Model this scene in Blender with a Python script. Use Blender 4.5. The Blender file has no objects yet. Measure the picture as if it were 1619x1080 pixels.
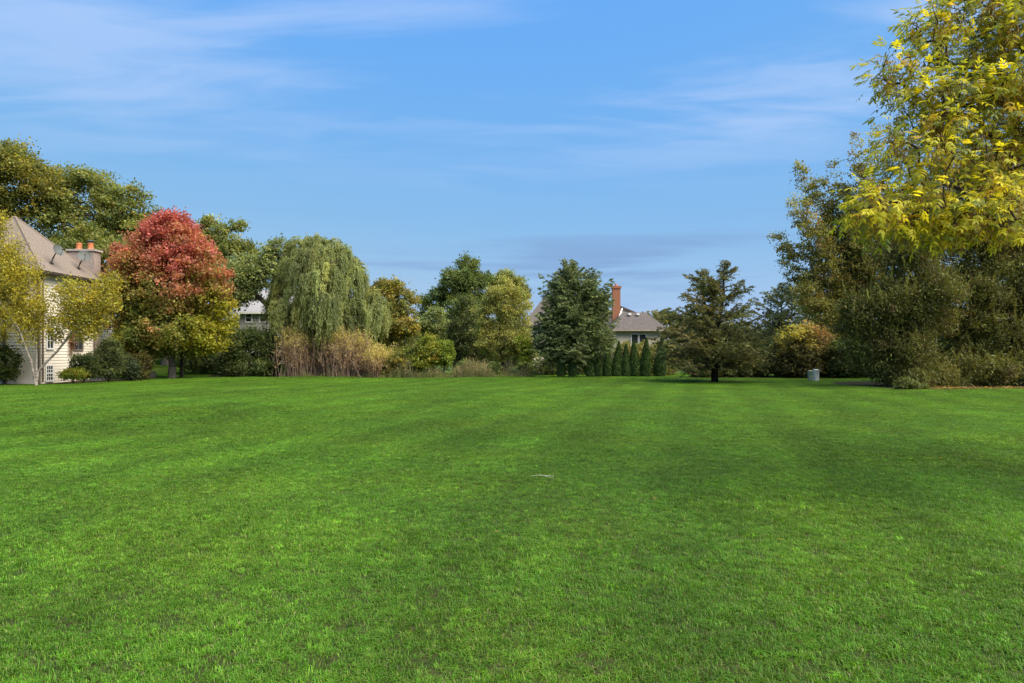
import bpy, math
import numpy as np
from mathutils import Vector

S = bpy.context.scene
COL = S.collection
R = math.radians

# ------------------------------------------------------------------ camera
F, HOR, CX, CH = 1079.0, 560.0, 809.5, 1.6          # focal length, horizon row and centre column in photo pixels
cam = bpy.data.cameras.new('camera')
cam.sensor_width = 36.0
cam.lens = 36.0 * F / 1619.0
cam.shift_y = (HOR - 540.0) / 1619.0
cam.clip_start, cam.clip_end = 0.1, 3000.0
camo = bpy.data.objects.new('camera', cam)
COL.objects.link(camo)
camo.location = (0, 0, CH)
camo.rotation_euler = (math.pi / 2, 0, 0)
S.camera = camo

# ------------------------------------------------------------------ sky, sun, exposure
SUN_AZ, SUN_EL = 122.0, 52.0
world = bpy.data.worlds.new('World')
S.world = world
world.use_nodes = True
wn, wl = world.node_tree.nodes, world.node_tree.links
bg = wn['Background']
sky = wn.new('ShaderNodeTexSky')
sky.sky_type = 'NISHITA'
sky.sun_disc = False
sky.sun_elevation, sky.sun_rotation = R(SUN_EL), R(SUN_AZ)
sky.air_density, sky.dust_density, sky.ozone_density = 1.0, 0.6, 2.2


def wnode(t, **k):
    n = wn.new(t)
    for a, b in k.items():
        setattr(n, a, b)
    return n


def wmath(op, a, b=None, c=None, clamp=False):
    n = wn.new('ShaderNodeMath')
    n.operation = op
    n.use_clamp = clamp
    for i, v in enumerate((a, b, c)):
        if v is None:
            continue
        if isinstance(v, (int, float)):
            n.inputs[i].default_value = v
        else:
            wl.new(v, n.inputs[i])
    return n.outputs[0]


def wsmooth(v, a, b):
    n = wn.new('ShaderNodeMapRange')
    n.interpolation_type = 'SMOOTHSTEP'
    wl.new(v, n.inputs[0])
    n.inputs[1].default_value, n.inputs[2].default_value = a, b
    return n.outputs[0]


def wnoise(vec, scale, detail, rough=0.55, dist=0.0):
    n = wn.new('ShaderNodeTexNoise')
    wl.new(vec, n.inputs['Vector'])
    n.inputs['Scale'].default_value = scale
    n.inputs['Detail'].default_value = detail
    n.inputs['Roughness'].default_value = rough
    n.inputs['Distortion'].default_value = dist
    return n.outputs[0]


tc = wnode('ShaderNodeTexCoord')
sep = wnode('ShaderNodeSeparateXYZ')
wl.new(tc.outputs['Generated'], sep.inputs[0])
dx, dy, dz = sep.outputs
zc = wmath('ADD', wmath('MAXIMUM', dz, 0.0), 0.10)
comb = wnode('ShaderNodeCombineXYZ')
wl.new(wmath('DIVIDE', dx, zc), comb.inputs[0])
wl.new(wmath('DIVIDE', dy, zc), comb.inputs[1])
mapc = wnode('ShaderNodeMapping')
mapc.inputs['Rotation'].default_value = (0, 0, R(-15))
mapc.inputs['Scale'].default_value = (1.15, 3.6, 1.0)
mapc.inputs['Location'].default_value = (2.2, 12.4, 0.0)
wl.new(comb.outputs[0], mapc.inputs[0])
warp = wnode('ShaderNodeTexNoise')
wl.new(mapc.outputs[0], warp.inputs['Vector'])
warp.inputs['Scale'].default_value = 0.8
warp.inputs['Detail'].default_value = 2.0
wv = wnode('ShaderNodeVectorMath', operation='MULTIPLY_ADD')
wl.new(warp.outputs['Color'], wv.inputs[0])
wv.inputs[1].default_value = (1.1, 1.1, 0.0)
wl.new(mapc.outputs[0], wv.inputs[2])
c1 = wsmooth(wnoise(wv.outputs[0], 0.75, 7.0, 0.52, 0.3), 0.40, 0.66)
c2 = wsmooth(wnoise(comb.outputs[0], 0.42, 3.0, 0.5), 0.24, 0.56)
cirrus = wmath('MULTIPLY', wmath('MULTIPLY', c1, c2), wsmooth(dz, 0.20, 0.36))
# low flat banks of cloud above the horizon
comb2 = wnode('ShaderNodeCombineXYZ')
wl.new(wmath('ADD', wmath('ARCTAN2', dx, dy), 9.2), comb2.inputs[0])
wl.new(wmath('MULTIPLY', dz, 11.0), comb2.inputs[1])
bank = wsmooth(wnoise(comb2.outputs[0], 1.9, 6.0, 0.55, 0.2), 0.48, 0.68)
band = wmath('MULTIPLY', wsmooth(dz, 0.0, 0.06), wmath('SUBTRACT', 1.0, wsmooth(dz, 0.14, 0.21)))
bank = wmath('MULTIPLY', bank, band)

# a thin high veil evens the sky out: less spread between zenith and horizon than clear air gives
sc_ = wnode('ShaderNodeSeparateColor')
wl.new(sky.outputs[0], sc_.inputs[0])
veil = wnode('ShaderNodeCombineColor')
wl.new(wmath('MULTIPLY', wmath('POWER', wmath('MAXIMUM', sc_.outputs[0], .2), .74), .625), veil.inputs[0])
wl.new(wmath('MULTIPLY', wmath('POWER', wmath('MAXIMUM', sc_.outputs[1], .4), .30), 1.60), veil.inputs[1])
wl.new(wmath('MULTIPLY', wmath('POWER', wmath('MAXIMUM', sc_.outputs[2], 2.), -.17), 5.2), veil.inputs[2])
mixb = wnode('ShaderNodeMix', data_type='RGBA')
wl.new(wmath('MULTIPLY', bank, 0.8), mixb.inputs['Factor'])
wl.new(veil.outputs[0], mixb.inputs['A'])
mixb.inputs['B'].default_value = (1.1, 1.82, 3.15, 1)
mixc = wnode('ShaderNodeMix', data_type='RGBA')
wl.new(wmath('MULTIPLY', cirrus, 0.72), mixc.inputs['Factor'])
wl.new(mixb.outputs['Result'], mixc.inputs['A'])
mixc.inputs['B'].default_value = (2.5, 3.2, 4.6, 1)
wl.new(mixc.outputs['Result'], bg.inputs['Color'])
bg.inputs['Strength'].default_value = 0.112

sun = bpy.data.lights.new('sun', 'SUN')
sun.energy = 4.6
sun.angle = R(58)
sun.color = (1.0, 0.93, 0.82)
suno = bpy.data.objects.new('sun', sun)
COL.objects.link(suno)
sd = Vector((math.sin(R(SUN_AZ)) * math.cos(R(SUN_EL)), math.cos(R(SUN_AZ)) * math.cos(R(SUN_EL)), math.sin(R(SUN_EL))))
suno.rotation_euler = sd.to_track_quat('Z', 'Y').to_euler()
suno.location = (20, -20, 30)

S.view_settings.view_transform = 'Standard'
S.view_settings.look = 'None'
S.view_settings.exposure = 0.95
S.view_settings.gamma = 1.0
S.view_settings.use_curve_mapping = False
S.render.engine = 'CYCLES'
S.cycles.max_bounces = 6
S.cycles.diffuse_bounces = 4
S.cycles.transmission_bounces = 4
S.cycles.use_denoising = True

# ------------------------------------------------------------------ small helpers
rng = np.random.default_rng(7)


def P(px, py, D):
    return np.array([(px - CX) / F * D, D, CH + (HOR - py) / F * D])


def sstep(v, a, b):
    t = np.clip((v - a) / (b - a), 0, 1)
    return t * t * (3 - 2 * t)


def vnoise(x, y, seed=0):
    """smooth value noise, about 0..1"""
    g = np.random.default_rng(seed).random((64, 64))
    xi, yi = np.floor(x).astype(int), np.floor(y).astype(int)
    fx, fy = x - xi, y - yi
    fx, fy = fx * fx * (3 - 2 * fx), fy * fy * (3 - 2 * fy)
    a, b = g[xi % 64, yi % 64], g[(xi + 1) % 64, yi % 64]
    c, d = g[xi % 64, (yi + 1) % 64], g[(xi + 1) % 64, (yi + 1) % 64]
    return (a * (1 - fx) + b * fx) * (1 - fy) + (c * (1 - fx) + d * fx) * fy


def ground_z(x, y):
    x, y = np.asarray(x, float), np.asarray(y, float)
    near = 1 - sstep(np.abs(y - 20) + np.abs(x) * 0.5, 60, 90)
    z = (vnoise(x / 9 + 5, y / 7, 3) - 0.5) * 0.20 * near * sstep(y, 3, 12)
    z = z + (vnoise(x / 2.3, y / 2.1 + 9, 4) - 0.5) * 0.035 * near
    z = z + 1.15 * np.exp(-((x + 30) / 13.0) ** 2) * sstep(y, 47.5, 62)
    z = z - 0.22 * sstep(y, 46.4, 49.5) * np.exp(-((x - 2) / 20.0) ** 2)
    z = z + 0.10 * sstep(x, 11, 19) * sstep(y, 20, 29) * (1 - sstep(y, 60, 80))
    return z


def tag(o, label=None, cat=None, group=None, kind=None):
    for k, v in (('label', label), ('category', cat), ('group', group), ('kind', kind)):
        if v:
            o[k] = v
    return o


def thing(name, label, cat, loc, group=None):
    o = bpy.data.objects.new(name, None)
    o.empty_display_size = 0.2
    COL.objects.link(o)
    o.location = [float(v) for v in loc]
    return tag(o, label, cat, group)


def link(name, me, mat, parent=None):
    """an object whose mesh is given in world coordinates"""
    if mat:
        me.materials.append(mat)
    o = bpy.data.objects.new(name, me)
    COL.objects.link(o)
    if parent is not None:
        o.parent = parent
        off = Vector(parent.location)
        p = parent.parent
        while p is not None:
            off += Vector(p.location)
            p = p.parent
        o.location = -off
    return o


def np_mesh(name, V, Q, cols=None, tri=False):
    me = bpy.data.meshes.new(name)
    n, m, k = len(V), len(Q), (3 if tri else 4)
    me.vertices.add(n)
    me.vertices.foreach_set('co', np.ascontiguousarray(V, np.float32).ravel())
    me.loops.add(m * k)
    me.loops.foreach_set('vertex_index', np.ascontiguousarray(Q, np.int32).ravel())
    me.polygons.add(m)
    me.polygons.foreach_set('loop_start', np.arange(0, m * k, k, dtype=np.int32))
    if cols is not None:
        a = me.color_attributes.new('col', 'FLOAT_COLOR', 'POINT')
        c4 = np.ones((n, 4), np.float32)
        c4[:, :3] = cols
        a.data.foreach_set('color', c4.ravel())
    me.update(calc_edges=True)
    return me


class MB:
    def __init__(s):
        s.v, s.f = [], []

    def poly(s, pts):
        b = len(s.v)
        s.v += [tuple(map(float, p)) for p in pts]
        s.f.append(tuple(range(b, b + len(pts))))

    def box(s, x0, x1, y0, y1, z0, z1):
        b = len(s.v)
        s.v += [(x, y, z) for z in (z0, z1) for y in (y0, y1) for x in (x0, x1)]
        s.f += [tuple(b + i for i in q) for q in ((0, 2, 3, 1), (4, 5, 7, 6), (0, 1, 5, 4), (2, 6, 7, 3), (0, 4, 6, 2), (1, 3, 7, 5))]

    def solid(s, top, drop):
        """closed slab: polygon 'top' with a copy moved by vector 'drop'"""
        bot = [tuple(np.add(p, drop)) for p in top]
        s.poly(top)
        s.poly(bot[::-1])
        n = len(top)
        for i in range(n):
            j = (i + 1) % n
            s.poly([top[i], bot[i], bot[j], top[j]])

    def rev(s, c, prof, k=14):
        """surface of revolution about z: prof = [(radius, z)...]"""
        b = len(s.v)
        for r, z in prof:
            for i in range(k):
                a = 2 * math.pi * i / k
                s.v.append((c[0] + r * math.cos(a), c[1] + r * math.sin(a), c[2] + z))
        for j in range(len(prof) - 1):
            for i in range(k):
                i2 = (i + 1) % k
                s.f.append((b + j * k + i, b + j * k + i2, b + (j + 1) * k + i2, b + (j + 1) * k + i))
        s.f.append(tuple(b + i for i in range(k))[::-1])
        s.f.append(tuple(b + (len(prof) - 1) * k + i for i in range(k)))

    def tube(s, pts, rad, k=8):
        pts = [Vector(p) for p in pts]
        b = len(s.v)
        for i, p in enumerate(pts):
            d = (pts[min(i + 1, len(pts) - 1)] - pts[max(i - 1, 0)]).normalized()
            u = d.cross(Vector((0, 0, 1)) if abs(d.z) < .9 else Vector((1, 0, 0))).normalized()
            w = d.cross(u)
            r = rad[i] if hasattr(rad, '__len__') else rad
            for j in range(k):
                a = 2 * math.pi * j / k
                s.v.append(tuple(p + u * r * math.cos(a) + w * r * math.sin(a)))
        for i in range(len(pts) - 1):
            for j in range(k):
                j2 = (j + 1) % k
                s.f.append((b + i * k + j, b + i * k + j2, b + (i + 1) * k + j2, b + (i + 1) * k + j))
        s.f.append(tuple(b + j for j in range(k))[::-1])
        s.f.append(tuple(b + (len(pts) - 1) * k + j for j in range(k)))

    def build(s, name, mat, parent=None):
        me = bpy.data.meshes.new(name)
        me.from_pydata(s.v, [], s.f)
        me.update()
        return link(name, me, mat, parent)


def frustums(A, B, ra, rb, k=5):
    """vectorised tapered sticks"""
    A, B = np.asarray(A, float), np.asarray(B, float)
    n = len(A)
    d = B - A
    d /= np.linalg.norm(d, axis=1, keepdims=True) + 1e-9
    up = np.where(np.abs(d[:, 2:3]) < .9, np.array([[0, 0, 1.]]), np.array([[1., 0, 0]]))
    u = np.cross(d, up)
    u /= np.linalg.norm(u, axis=1, keepdims=True) + 1e-9
    w = np.cross(d, u)
    an = np.arange(k) * 2 * np.pi / k
    ring = u[:, None, :] * np.cos(an)[None, :, None] + w[:, None, :] * np.sin(an)[None, :, None]
    V = np.concatenate([A[:, None, :] + ring * ra[:, None, None], B[:, None, :] + ring * rb[:, None, None]], 1)
    i = np.arange(k)
    q = np.stack([i, (i + 1) % k, (i + 1) % k + k, i + k], 1)
    Q = q[None] + (np.arange(n) * 2 * k)[:, None, None]
    return V.reshape(-1, 3), Q.reshape(-1, 4)


def unit(v):
    return v / (np.linalg.norm(v, axis=-1, keepdims=True) + 1e-9)


def leaves(C, U, N, L, W, col):
    """pointed four-cornered leaves: centre, long axis, normal, length, width, colour"""
    n = len(C)
    U = unit(U)
    V = unit(np.cross(N, U))
    nn = np.cross(U, V)
    L = np.broadcast_to(np.asarray(L, float), (n,))[:, None]
    W = np.broadcast_to(np.asarray(W, float), (n,))[:, None]
    v = np.stack([C - U * L * .5, C + V * W * .5 + U * L * .05 + nn * W * .12, C + U * L * .5, C - V * W * .5 + U * L * .05 + nn * W * .12], 1)
    Q = np.arange(n * 4).reshape(n, 4)
    return v.reshape(-1, 3), Q, np.repeat(col * np.array([1.16, 1.12, .86]), 4, 0)


# ------------------------------------------------------------------ materials
MATS = {}


def nodes_of(m):
    m.use_nodes = True
    return m.node_tree.nodes, m.node_tree.links


def surf(name, col, col2=None, scale=6.0, rough=0.85, bump=0.0, bscale=40.0, spec=0.3, stretch=(1, 1, 1), metal=0.0):
    if name in MATS:
        return MATS[name]
    m = bpy.data.materials.new(name)
    n, l = nodes_of(m)
    b = n['Principled BSDF']
    b.inputs['Roughness'].default_value = rough
    b.inputs['Specular IOR Level'].default_value = spec
    b.inputs['Metallic'].default_value = metal
    geo = n.new('ShaderNodeNewGeometry')
    mp = n.new('ShaderNodeMapping')
    mp.inputs['Scale'].default_value = stretch
    l.new(geo.outputs['Position'], mp.inputs[0])
    nz = n.new('ShaderNodeTexNoise')
    nz.inputs['Scale'].default_value = scale
    nz.inputs['Detail'].default_value = 5
    l.new(mp.outputs[0], nz.inputs['Vector'])
    mx = n.new('ShaderNodeMix')
    mx.data_type = 'RGBA'
    rp = n.new('ShaderNodeMapRange')
    rp.inputs[1].default_value, rp.inputs[2].default_value = .32, .68
    l.new(nz.outputs[0], rp.inputs[0])
    l.new(rp.outputs[0], mx.inputs['Factor'])
    mx.inputs['A'].default_value = (*col, 1)
    mx.inputs['B'].default_value = (*(col2 or [c * .72 for c in col]), 1)
    l.new(mx.outputs['Result'], b.inputs['Base Color'])
    if bump:
        n2 = n.new('ShaderNodeTexNoise')
        n2.inputs['Scale'].default_value = bscale
        n2.inputs['Detail'].default_value = 4
        l.new(mp.outputs[0], n2.inputs['Vector'])
        bp = n.new('ShaderNodeBump')
        bp.inputs['Strength'].default_value = bump
        bp.inputs['Distance'].default_value = .03
        l.new(n2.outputs[0], bp.inputs['Height'])
        l.new(bp.outputs[0], b.inputs['Normal'])
    MATS[name] = m
    return m


def foliage(name, trans=0.35, rough=0.55, spec=0.25, big=0.0):
    """leaf material: colour per leaf from the mesh, thin enough to let light through"""
    if name in MATS:
        return MATS[name]
    m = bpy.data.materials.new(name)
    n, l = nodes_of(m)
    b = n['Principled BSDF']
    b.inputs['Roughness'].default_value = rough
    b.inputs['Specular IOR Level'].default_value = spec
    at = n.new('ShaderNodeAttribute')
    at.attribute_name = 'col'
    src = at.outputs['Color']
    if big:
        geo = n.new('ShaderNodeNewGeometry')
        acc = None
        for sc, lo, hi, st in ((0.22, 1 - big, 1 + big, (1.0, .55, 1)), (1.1, 1 - .8 * big, 1 + .8 * big, (1, .7, 1)), (5.5, 1 - .7 * big, 1 + .7 * big, (1, 1, 1))):
            mp = n.new('ShaderNodeMapping')
            mp.inputs['Scale'].default_value = st
            mp.inputs['Rotation'].default_value = (0, 0, .5)
            l.new(geo.outputs['Position'], mp.inputs[0])
            nz = n.new('ShaderNodeTexNoise')
            nz.inputs['Scale'].default_value = sc
            nz.inputs['Detail'].default_value = 4
            l.new(mp.outputs[0], nz.inputs['Vector'])
            rp = n.new('ShaderNodeMapRange')
            rp.inputs[1].default_value, rp.inputs[2].default_value = .35, .65
            rp.inputs[3].default_value, rp.inputs[4].default_value = lo, hi
            l.new(nz.outputs[0], rp.inputs[0])
            if acc is None:
                acc = rp.outputs[0]
            else:
                q = n.new('ShaderNodeMath')
                q.operation = 'MULTIPLY'
                l.new(acc, q.inputs[0])
                l.new(rp.outputs[0], q.inputs[1])
                acc = q.outputs[0]
        # faint mower tracks: light and dark sheen of the grass lay, painted into blade colour
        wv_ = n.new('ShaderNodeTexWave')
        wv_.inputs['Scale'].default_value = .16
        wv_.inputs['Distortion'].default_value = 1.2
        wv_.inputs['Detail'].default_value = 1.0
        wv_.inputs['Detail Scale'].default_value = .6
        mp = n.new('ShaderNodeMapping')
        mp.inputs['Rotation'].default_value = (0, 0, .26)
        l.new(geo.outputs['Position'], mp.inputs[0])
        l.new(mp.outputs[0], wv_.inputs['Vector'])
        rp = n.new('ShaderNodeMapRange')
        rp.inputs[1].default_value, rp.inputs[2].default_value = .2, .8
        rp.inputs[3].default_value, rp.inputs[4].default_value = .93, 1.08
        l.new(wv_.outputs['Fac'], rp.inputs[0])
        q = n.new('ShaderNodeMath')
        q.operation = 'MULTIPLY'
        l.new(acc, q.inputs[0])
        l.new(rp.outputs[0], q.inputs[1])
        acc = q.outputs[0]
        # yellower patches of another grass
        nz = n.new('ShaderNodeTexNoise')
        nz.inputs['Scale'].default_value = .45
        nz.inputs['Detail'].default_value = 5
        l.new(geo.outputs['Position'], nz.inputs['Vector'])
        rp = n.new('ShaderNodeMapRange')
        rp.inputs[1].default_value, rp.inputs[2].default_value = .42, .72
        l.new(nz.outputs[0], rp.inputs[0])
        my = n.new('ShaderNodeMix')
        my.data_type = 'RGBA'
        my.blend_type = 'MULTIPLY'
        l.new(rp.outputs[0], my.inputs['Factor'])
        l.new(src, my.inputs['A'])
        my.inputs['B'].default_value = (1.22, 1.02, .9, 1)
        ml = n.new('ShaderNodeVectorMath')
        ml.operation = 'SCALE'
        l.new(my.outputs['Result'], ml.inputs[0])
        l.new(acc, ml.inputs['Scale'])
        src = ml.outputs[0]
    l.new(src, b.inputs['Base Color'])
    tr = n.new('ShaderNodeBsdfTranslucent')
    br = n.new('ShaderNodeVectorMath')
    br.operation = 'MULTIPLY'
    l.new(src, br.inputs[0])
    br.inputs[1].default_value = (1.5, 1.35, .7)
    l.new(br.outputs[0], tr.inputs['Color'])
    mx = n.new('ShaderNodeMixShader')
    mx.inputs[0].default_value = trans
    l.new(b.outputs[0], mx.inputs[1])
    l.new(tr.outputs[0], mx.inputs[2])
    l.new(mx.outputs[0], n['Material Output'].inputs['Surface'])
    MATS[name] = m
    return m


LEAF = foliage('leaf', .48)
ASHLEAF = foliage('ash_leaf', .50)
NEEDLE = foliage('needle', .26, .6, .2)
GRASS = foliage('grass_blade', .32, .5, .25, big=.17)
BARK = surf('bark', (.075, .058, .042), (.03, .024, .018), 9, .95, .8, 30, stretch=(1, 1, .25))
GREYBARK = surf('grey_bark', (.12, .105, .085), (.055, .048, .04), 9, .95, .8, 30, stretch=(1, 1, .25))
BIRCH = surf('birch_bark', (.46, .40, .33), (.15, .115, .085), 7, .8, .3, 30, stretch=(.5, .5, 2.2))

# ------------------------------------------------------------------ ground
gx = np.unique(np.concatenate([np.linspace(-900, -60, 22), np.linspace(-60, -44, 9), np.arange(-44, 44.01, .5), np.linspace(44, 60, 9), np.linspace(60, 900, 22)]).round(3))
gy = np.unique(np.concatenate([np.linspace(-200, -6, 12), np.arange(-6, 66.01, .5), np.linspace(66, 90, 13), np.linspace(90, 1500, 24)]).round(3))
GX, GY = np.meshgrid(gx, gy)
GZ = ground_z(GX, GY)
nx, ny = len(gx), len(gy)
ii = (np.arange(ny - 1)[:, None] * nx + np.arange(nx - 1)[None]).ravel()
gm = np_mesh('ground', np.stack([GX.ravel(), GY.ravel(), GZ.ravel()], 1), np.stack([ii, ii + 1, ii + 1 + nx, ii + nx], 1))
X, Y = GX.ravel(), GY.ravel()
wob = (vnoise(X / 1.7, Y / 1.7, 8) - .5)


def inbed(x, y, w):
    d = np.zeros_like(x)

    def el(cx, cy, rx, ry):
        return 1 - sstep(((x - cx) / rx) ** 2 + ((y - cy) / ry) ** 2 + w * .5, .8, 1.15)
    d = np.maximum(d, np.maximum(el(22.4, 33.4, 6.3, 4.6), el(18.9, 31.4, 2.9, 3.3)))                     # under the junipers
    d = np.maximum(d, el(29.5, 34.5, 6.0, 4.6))
    d = np.maximum(d, sstep(y + w * 1.0, 47.3, 48.2) * (1 - sstep(y, 50, 52)) * sstep(x, -19, -17) * (1 - sstep(x, 0, 2)))
    d = np.maximum(d, el(-30, 41.5, 7.2, 6.0))                      # against the house
    d = np.maximum(d, el(-21.9, 45.0, 1.1, .9))                     # bare ring round the maple
    d = np.maximum(d, el(-18.5, 49.5, 4.2, 2.6))
    d = np.maximum(d, el(17.5, 47, 7.5, 2.6))
    d = np.maximum(d, el(11.6, 39.2, 1.6, .9) * .9)
    return d


bed = inbed(X, Y, wob)
show = (Y > 1.6) & (Y < 62) & (np.abs(X) < .80 * Y + 2.2)
frontier = 1 - .75 * sstep(Y, 47, 50)
keep = show & (np.random.default_rng(2).random(len(X)) < (1 - bed) * 1.0) & (bed < .75)
fringe = 1 + 2.6 * sstep(Y + wob * 1.2, 46.3, 47.3) * vnoise(X / .8, Y / .8, 77) * (Y < 52)
for nm, arr in (('grass', keep.astype(np.float32)), ('tall', (.72 + .5 * vnoise(X / 1.1, Y / 1.1, 21) + .25 * vnoise(X / 4, Y / 4, 22) - .12) * fringe), ('bed', bed.astype(np.float32))):
    a = gm.attributes.new(nm, 'FLOAT', 'POINT')
    a.data.foreach_set('value', np.asarray(arr, np.float32))
gm.polygons.foreach_set('use_smooth', np.ones(len(gm.polygons), bool))

gmat = bpy.data.materials.new('ground')
n, l = nodes_of(gmat)
b = n['Principled BSDF']
b.inputs['Roughness'].default_value = .95
b.inputs['Specular IOR Level'].default_value = .1
geo = n.new('ShaderNodeNewGeometry')


def gnoise(sc, det, lo, hi):
    nz = n.new('ShaderNodeTexNoise')
    nz.inputs['Scale'].default_value = sc
    nz.inputs['Detail'].default_value = det
    l.new(geo.outputs['Position'], nz.inputs['Vector'])
    rp = n.new('ShaderNodeMapRange')
    rp.inputs[1].default_value, rp.inputs[2].default_value = lo, hi
    l.new(nz.outputs[0], rp.inputs[0])
    return rp.outputs[0]


def gmix(f, a, bb):
    mx = n.new('ShaderNodeMix')
    mx.data_type = 'RGBA'
    if isinstance(f, float):
        mx.inputs['Factor'].default_value = f
    else:
        l.new(f, mx.inputs['Factor'])
    for k, v in (('A', a), ('B', bb)):
        if isinstance(v, tuple):
            mx.inputs[k].default_value = (*v, 1)
        else:
            l.new(v, mx.inputs[k])
    return mx.outputs['Result']


turf = gmix(gnoise(3, 6, .35, .65), (.040, .072, .014), (.072, .110, .022))
turf = gmix(gnoise(.35, 4, .4, .7), turf, (.075, .105, .026))
litter = gmix(gnoise(11, 6, .38, .62), (.048, .038, .018), (.020, .018, .009))
at = n.new('ShaderNodeAttribute')
at.attribute_name = 'bed'
at2 = n.new('ShaderNodeAttribute')
at2.attribute_name = 'grass'
turf = gmix(at2.outputs['Fac'], turf, gmix(gnoise(9, 5, .35, .65), (.030, .042, .010), (.055, .052, .020)))
l.new(gmix(at.outputs['Fac'], turf, litter), b.inputs['Base Color'])
bp = n.new('ShaderNodeBump')
bp.inputs['Strength'].default_value = .8
bp.inputs['Distance'].default_value = .04
l.new(gnoise(25, 5, 0, 1), bp.inputs['Height'])
l.new(bp.outputs[0], b.inputs['Normal'])
ground = link('ground', gm, gmat)
tag(ground, 'gently rolling ground under the mown lawn', 'ground', kind='structure')

# ------------------------------------------------------------------ lawn grass: five patches of blades set on the ground's vertices
NP, NB, PS = 6, 4600, .72


def grass_patches():
    r = np.random.default_rng(11)
    Vs, Qs, Cs, Ids = [], [], [], []
    base = 0
    for p in range(NP):
        x = (r.random(NB) - .5) * PS
        y = (r.random(NB) - .5) * PS
        # gather blades into small tufts
        tx, ty = (r.random(90) - .5) * PS, (r.random(90) - .5) * PS
        g = r.integers(0, 90, NB)
        m = r.random(NB) < .55
        x[m] = tx[g[m]] + r.normal(0, .018, m.sum())
        y[m] = ty[g[m]] + r.normal(0, .018, m.sum())
        h = r.uniform(.016, .036, NB) * (.75 + .5 * r.random(90)[g])
        az = r.random(NB) * 2 * np.pi
        lean = np.abs(r.normal(.95, .6, NB))
        taz = (r.random(90) * 2 * np.pi)[g]
        az = np.where(m, taz + r.normal(0, .9, NB), az)
        d = np.stack([np.cos(az), np.sin(az)], 1)
        s = np.stack([-d[:, 1], d[:, 0]], 1)
        wd = r.uniform(.0011, .0024, NB)
        cv = r.random(NB) < .03                                      # broad clover and plantain leaves
        wd[cv], h[cv], lean[cv] = r.uniform(.004, .007, cv.sum()), r.uniform(.014, .024, cv.sum()), r.uniform(1.0, 1.9, cv.sum())
        bz = np.full(NB, -.012)
        p0 = np.stack([x, y, bz], 1)
        mid = p0 + np.concatenate([d * (h * lean * .35)[:, None], (h * .62 + .012)[:, None]], 1)
        tip = p0 + np.concatenate([d * (h * lean)[:, None], (h * (1 - .28 * np.minimum(lean, 1.5)) + .012)[:, None]], 1)
        sw = np.concatenate([s * wd[:, None], np.zeros((NB, 1))], 1)
        V = np.stack([p0 - sw, p0 + sw, mid + sw * .85, mid - sw * .85, tip + sw * .12, tip - sw * .12], 1)
        k = np.arange(NB)[:, None] * 6 + base
        q = np.concatenate([k + np.array([[0, 1, 2, 3]]), k + np.array([[3, 2, 4, 5]])], 0)
        c = np.array([.086, .200, .011]) * np.exp(r.normal(0, .22, (NB, 1))) * np.exp(r.normal(0, .10, (NB, 3)))
        yel = r.random(NB)
        c[yel < .10] = np.array([.14, .19, .03]) * np.exp(r.normal(0, .2, ((yel < .10).sum(), 1)))
        c[yel > .985] = np.array([.24, .20, .10]) * np.exp(r.normal(0, .2, ((yel > .985).sum(), 1)))
        tuf = np.exp(np.random.default_rng(p + 50).normal(0, .22, 90))[g]
        c = c * np.where(m, tuf, 1)[:, None]
        Vs.append(V.reshape(-1, 3)); Qs.append(q); Cs.append(np.repeat(c, 6, 0)); Ids.append(np.full(NB * 6, p))
        base += NB * 6
    me = np_mesh('lawn_grass', np.concatenate(Vs), np.concatenate(Qs), np.concatenate(Cs))
    a = me.attributes.new('patch', 'INT', 'POINT')
    a.data.foreach_set('value', np.concatenate(Ids).astype(np.int32))
    return me


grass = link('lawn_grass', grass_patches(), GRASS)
tag(grass, 'short mown green grass covering the whole lawn', 'grass', kind='stuff')
gt = bpy.data.node_groups.new('lawn_grass', 'GeometryNodeTree')
gt.interface.new_socket('Geometry', in_out='INPUT', socket_type='NodeSocketGeometry')
gt.interface.new_socket('Geometry', in_out='OUTPUT', socket_type='NodeSocketGeometry')
N = gt.nodes
gi, go = N.new('NodeGroupInput'), N.new('NodeGroupOutput')
oi = N.new('GeometryNodeObjectInfo')
oi.inputs['Object'].default_value = ground
sp = N.new('GeometryNodeSplitToInstances')
sp.domain = 'POINT'
pid = N.new('GeometryNodeInputNamedAttribute')
pid.data_type = 'INT'
pid.inputs['Name'].default_value = 'patch'
gt.links.new(gi.outputs[0], sp.inputs['Geometry'])
gt.links.new(pid.outputs['Attribute'], sp.inputs['Group ID'])
ins = N.new('GeometryNodeInstanceOnPoints')
sel = N.new('GeometryNodeInputNamedAttribute')
sel.inputs['Name'].default_value = 'grass'
cmpn = N.new('FunctionNodeCompare')
cmpn.operation = 'GREATER_THAN'
gt.links.new(sel.outputs['Attribute'], cmpn.inputs[0])
cmpn.inputs[1].default_value = .5
ri = N.new('FunctionNodeRandomValue')
ri.data_type = 'INT'
[s for s in ri.inputs if s.name == 'Min' and s.type == 'INT'][0].default_value = 0
[s for s in ri.inputs if s.name == 'Max' and s.type == 'INT'][0].default_value = NP - 1
rr = N.new('FunctionNodeRandomValue')
rr.data_type = 'FLOAT_VECTOR'
rr.inputs[0].default_value = (0, 0, 0)
rr.inputs[1].default_value = (0, 0, 6.283)
hh = N.new('GeometryNodeInputNamedAttribute')
hh.inputs['Name'].default_value = 'tall'
cx = N.new('ShaderNodeCombineXYZ')
cx.inputs[0].default_value = cx.inputs[1].default_value = 1.0
gt.links.new(hh.outputs['Attribute'], cx.inputs[2])
gt.links.new(oi.outputs['Geometry'], ins.inputs['Points'])
gt.links.new(cmpn.outputs[0], ins.inputs['Selection'])
gt.links.new(sp.outputs['Instances'], ins.inputs['Instance'])
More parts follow.
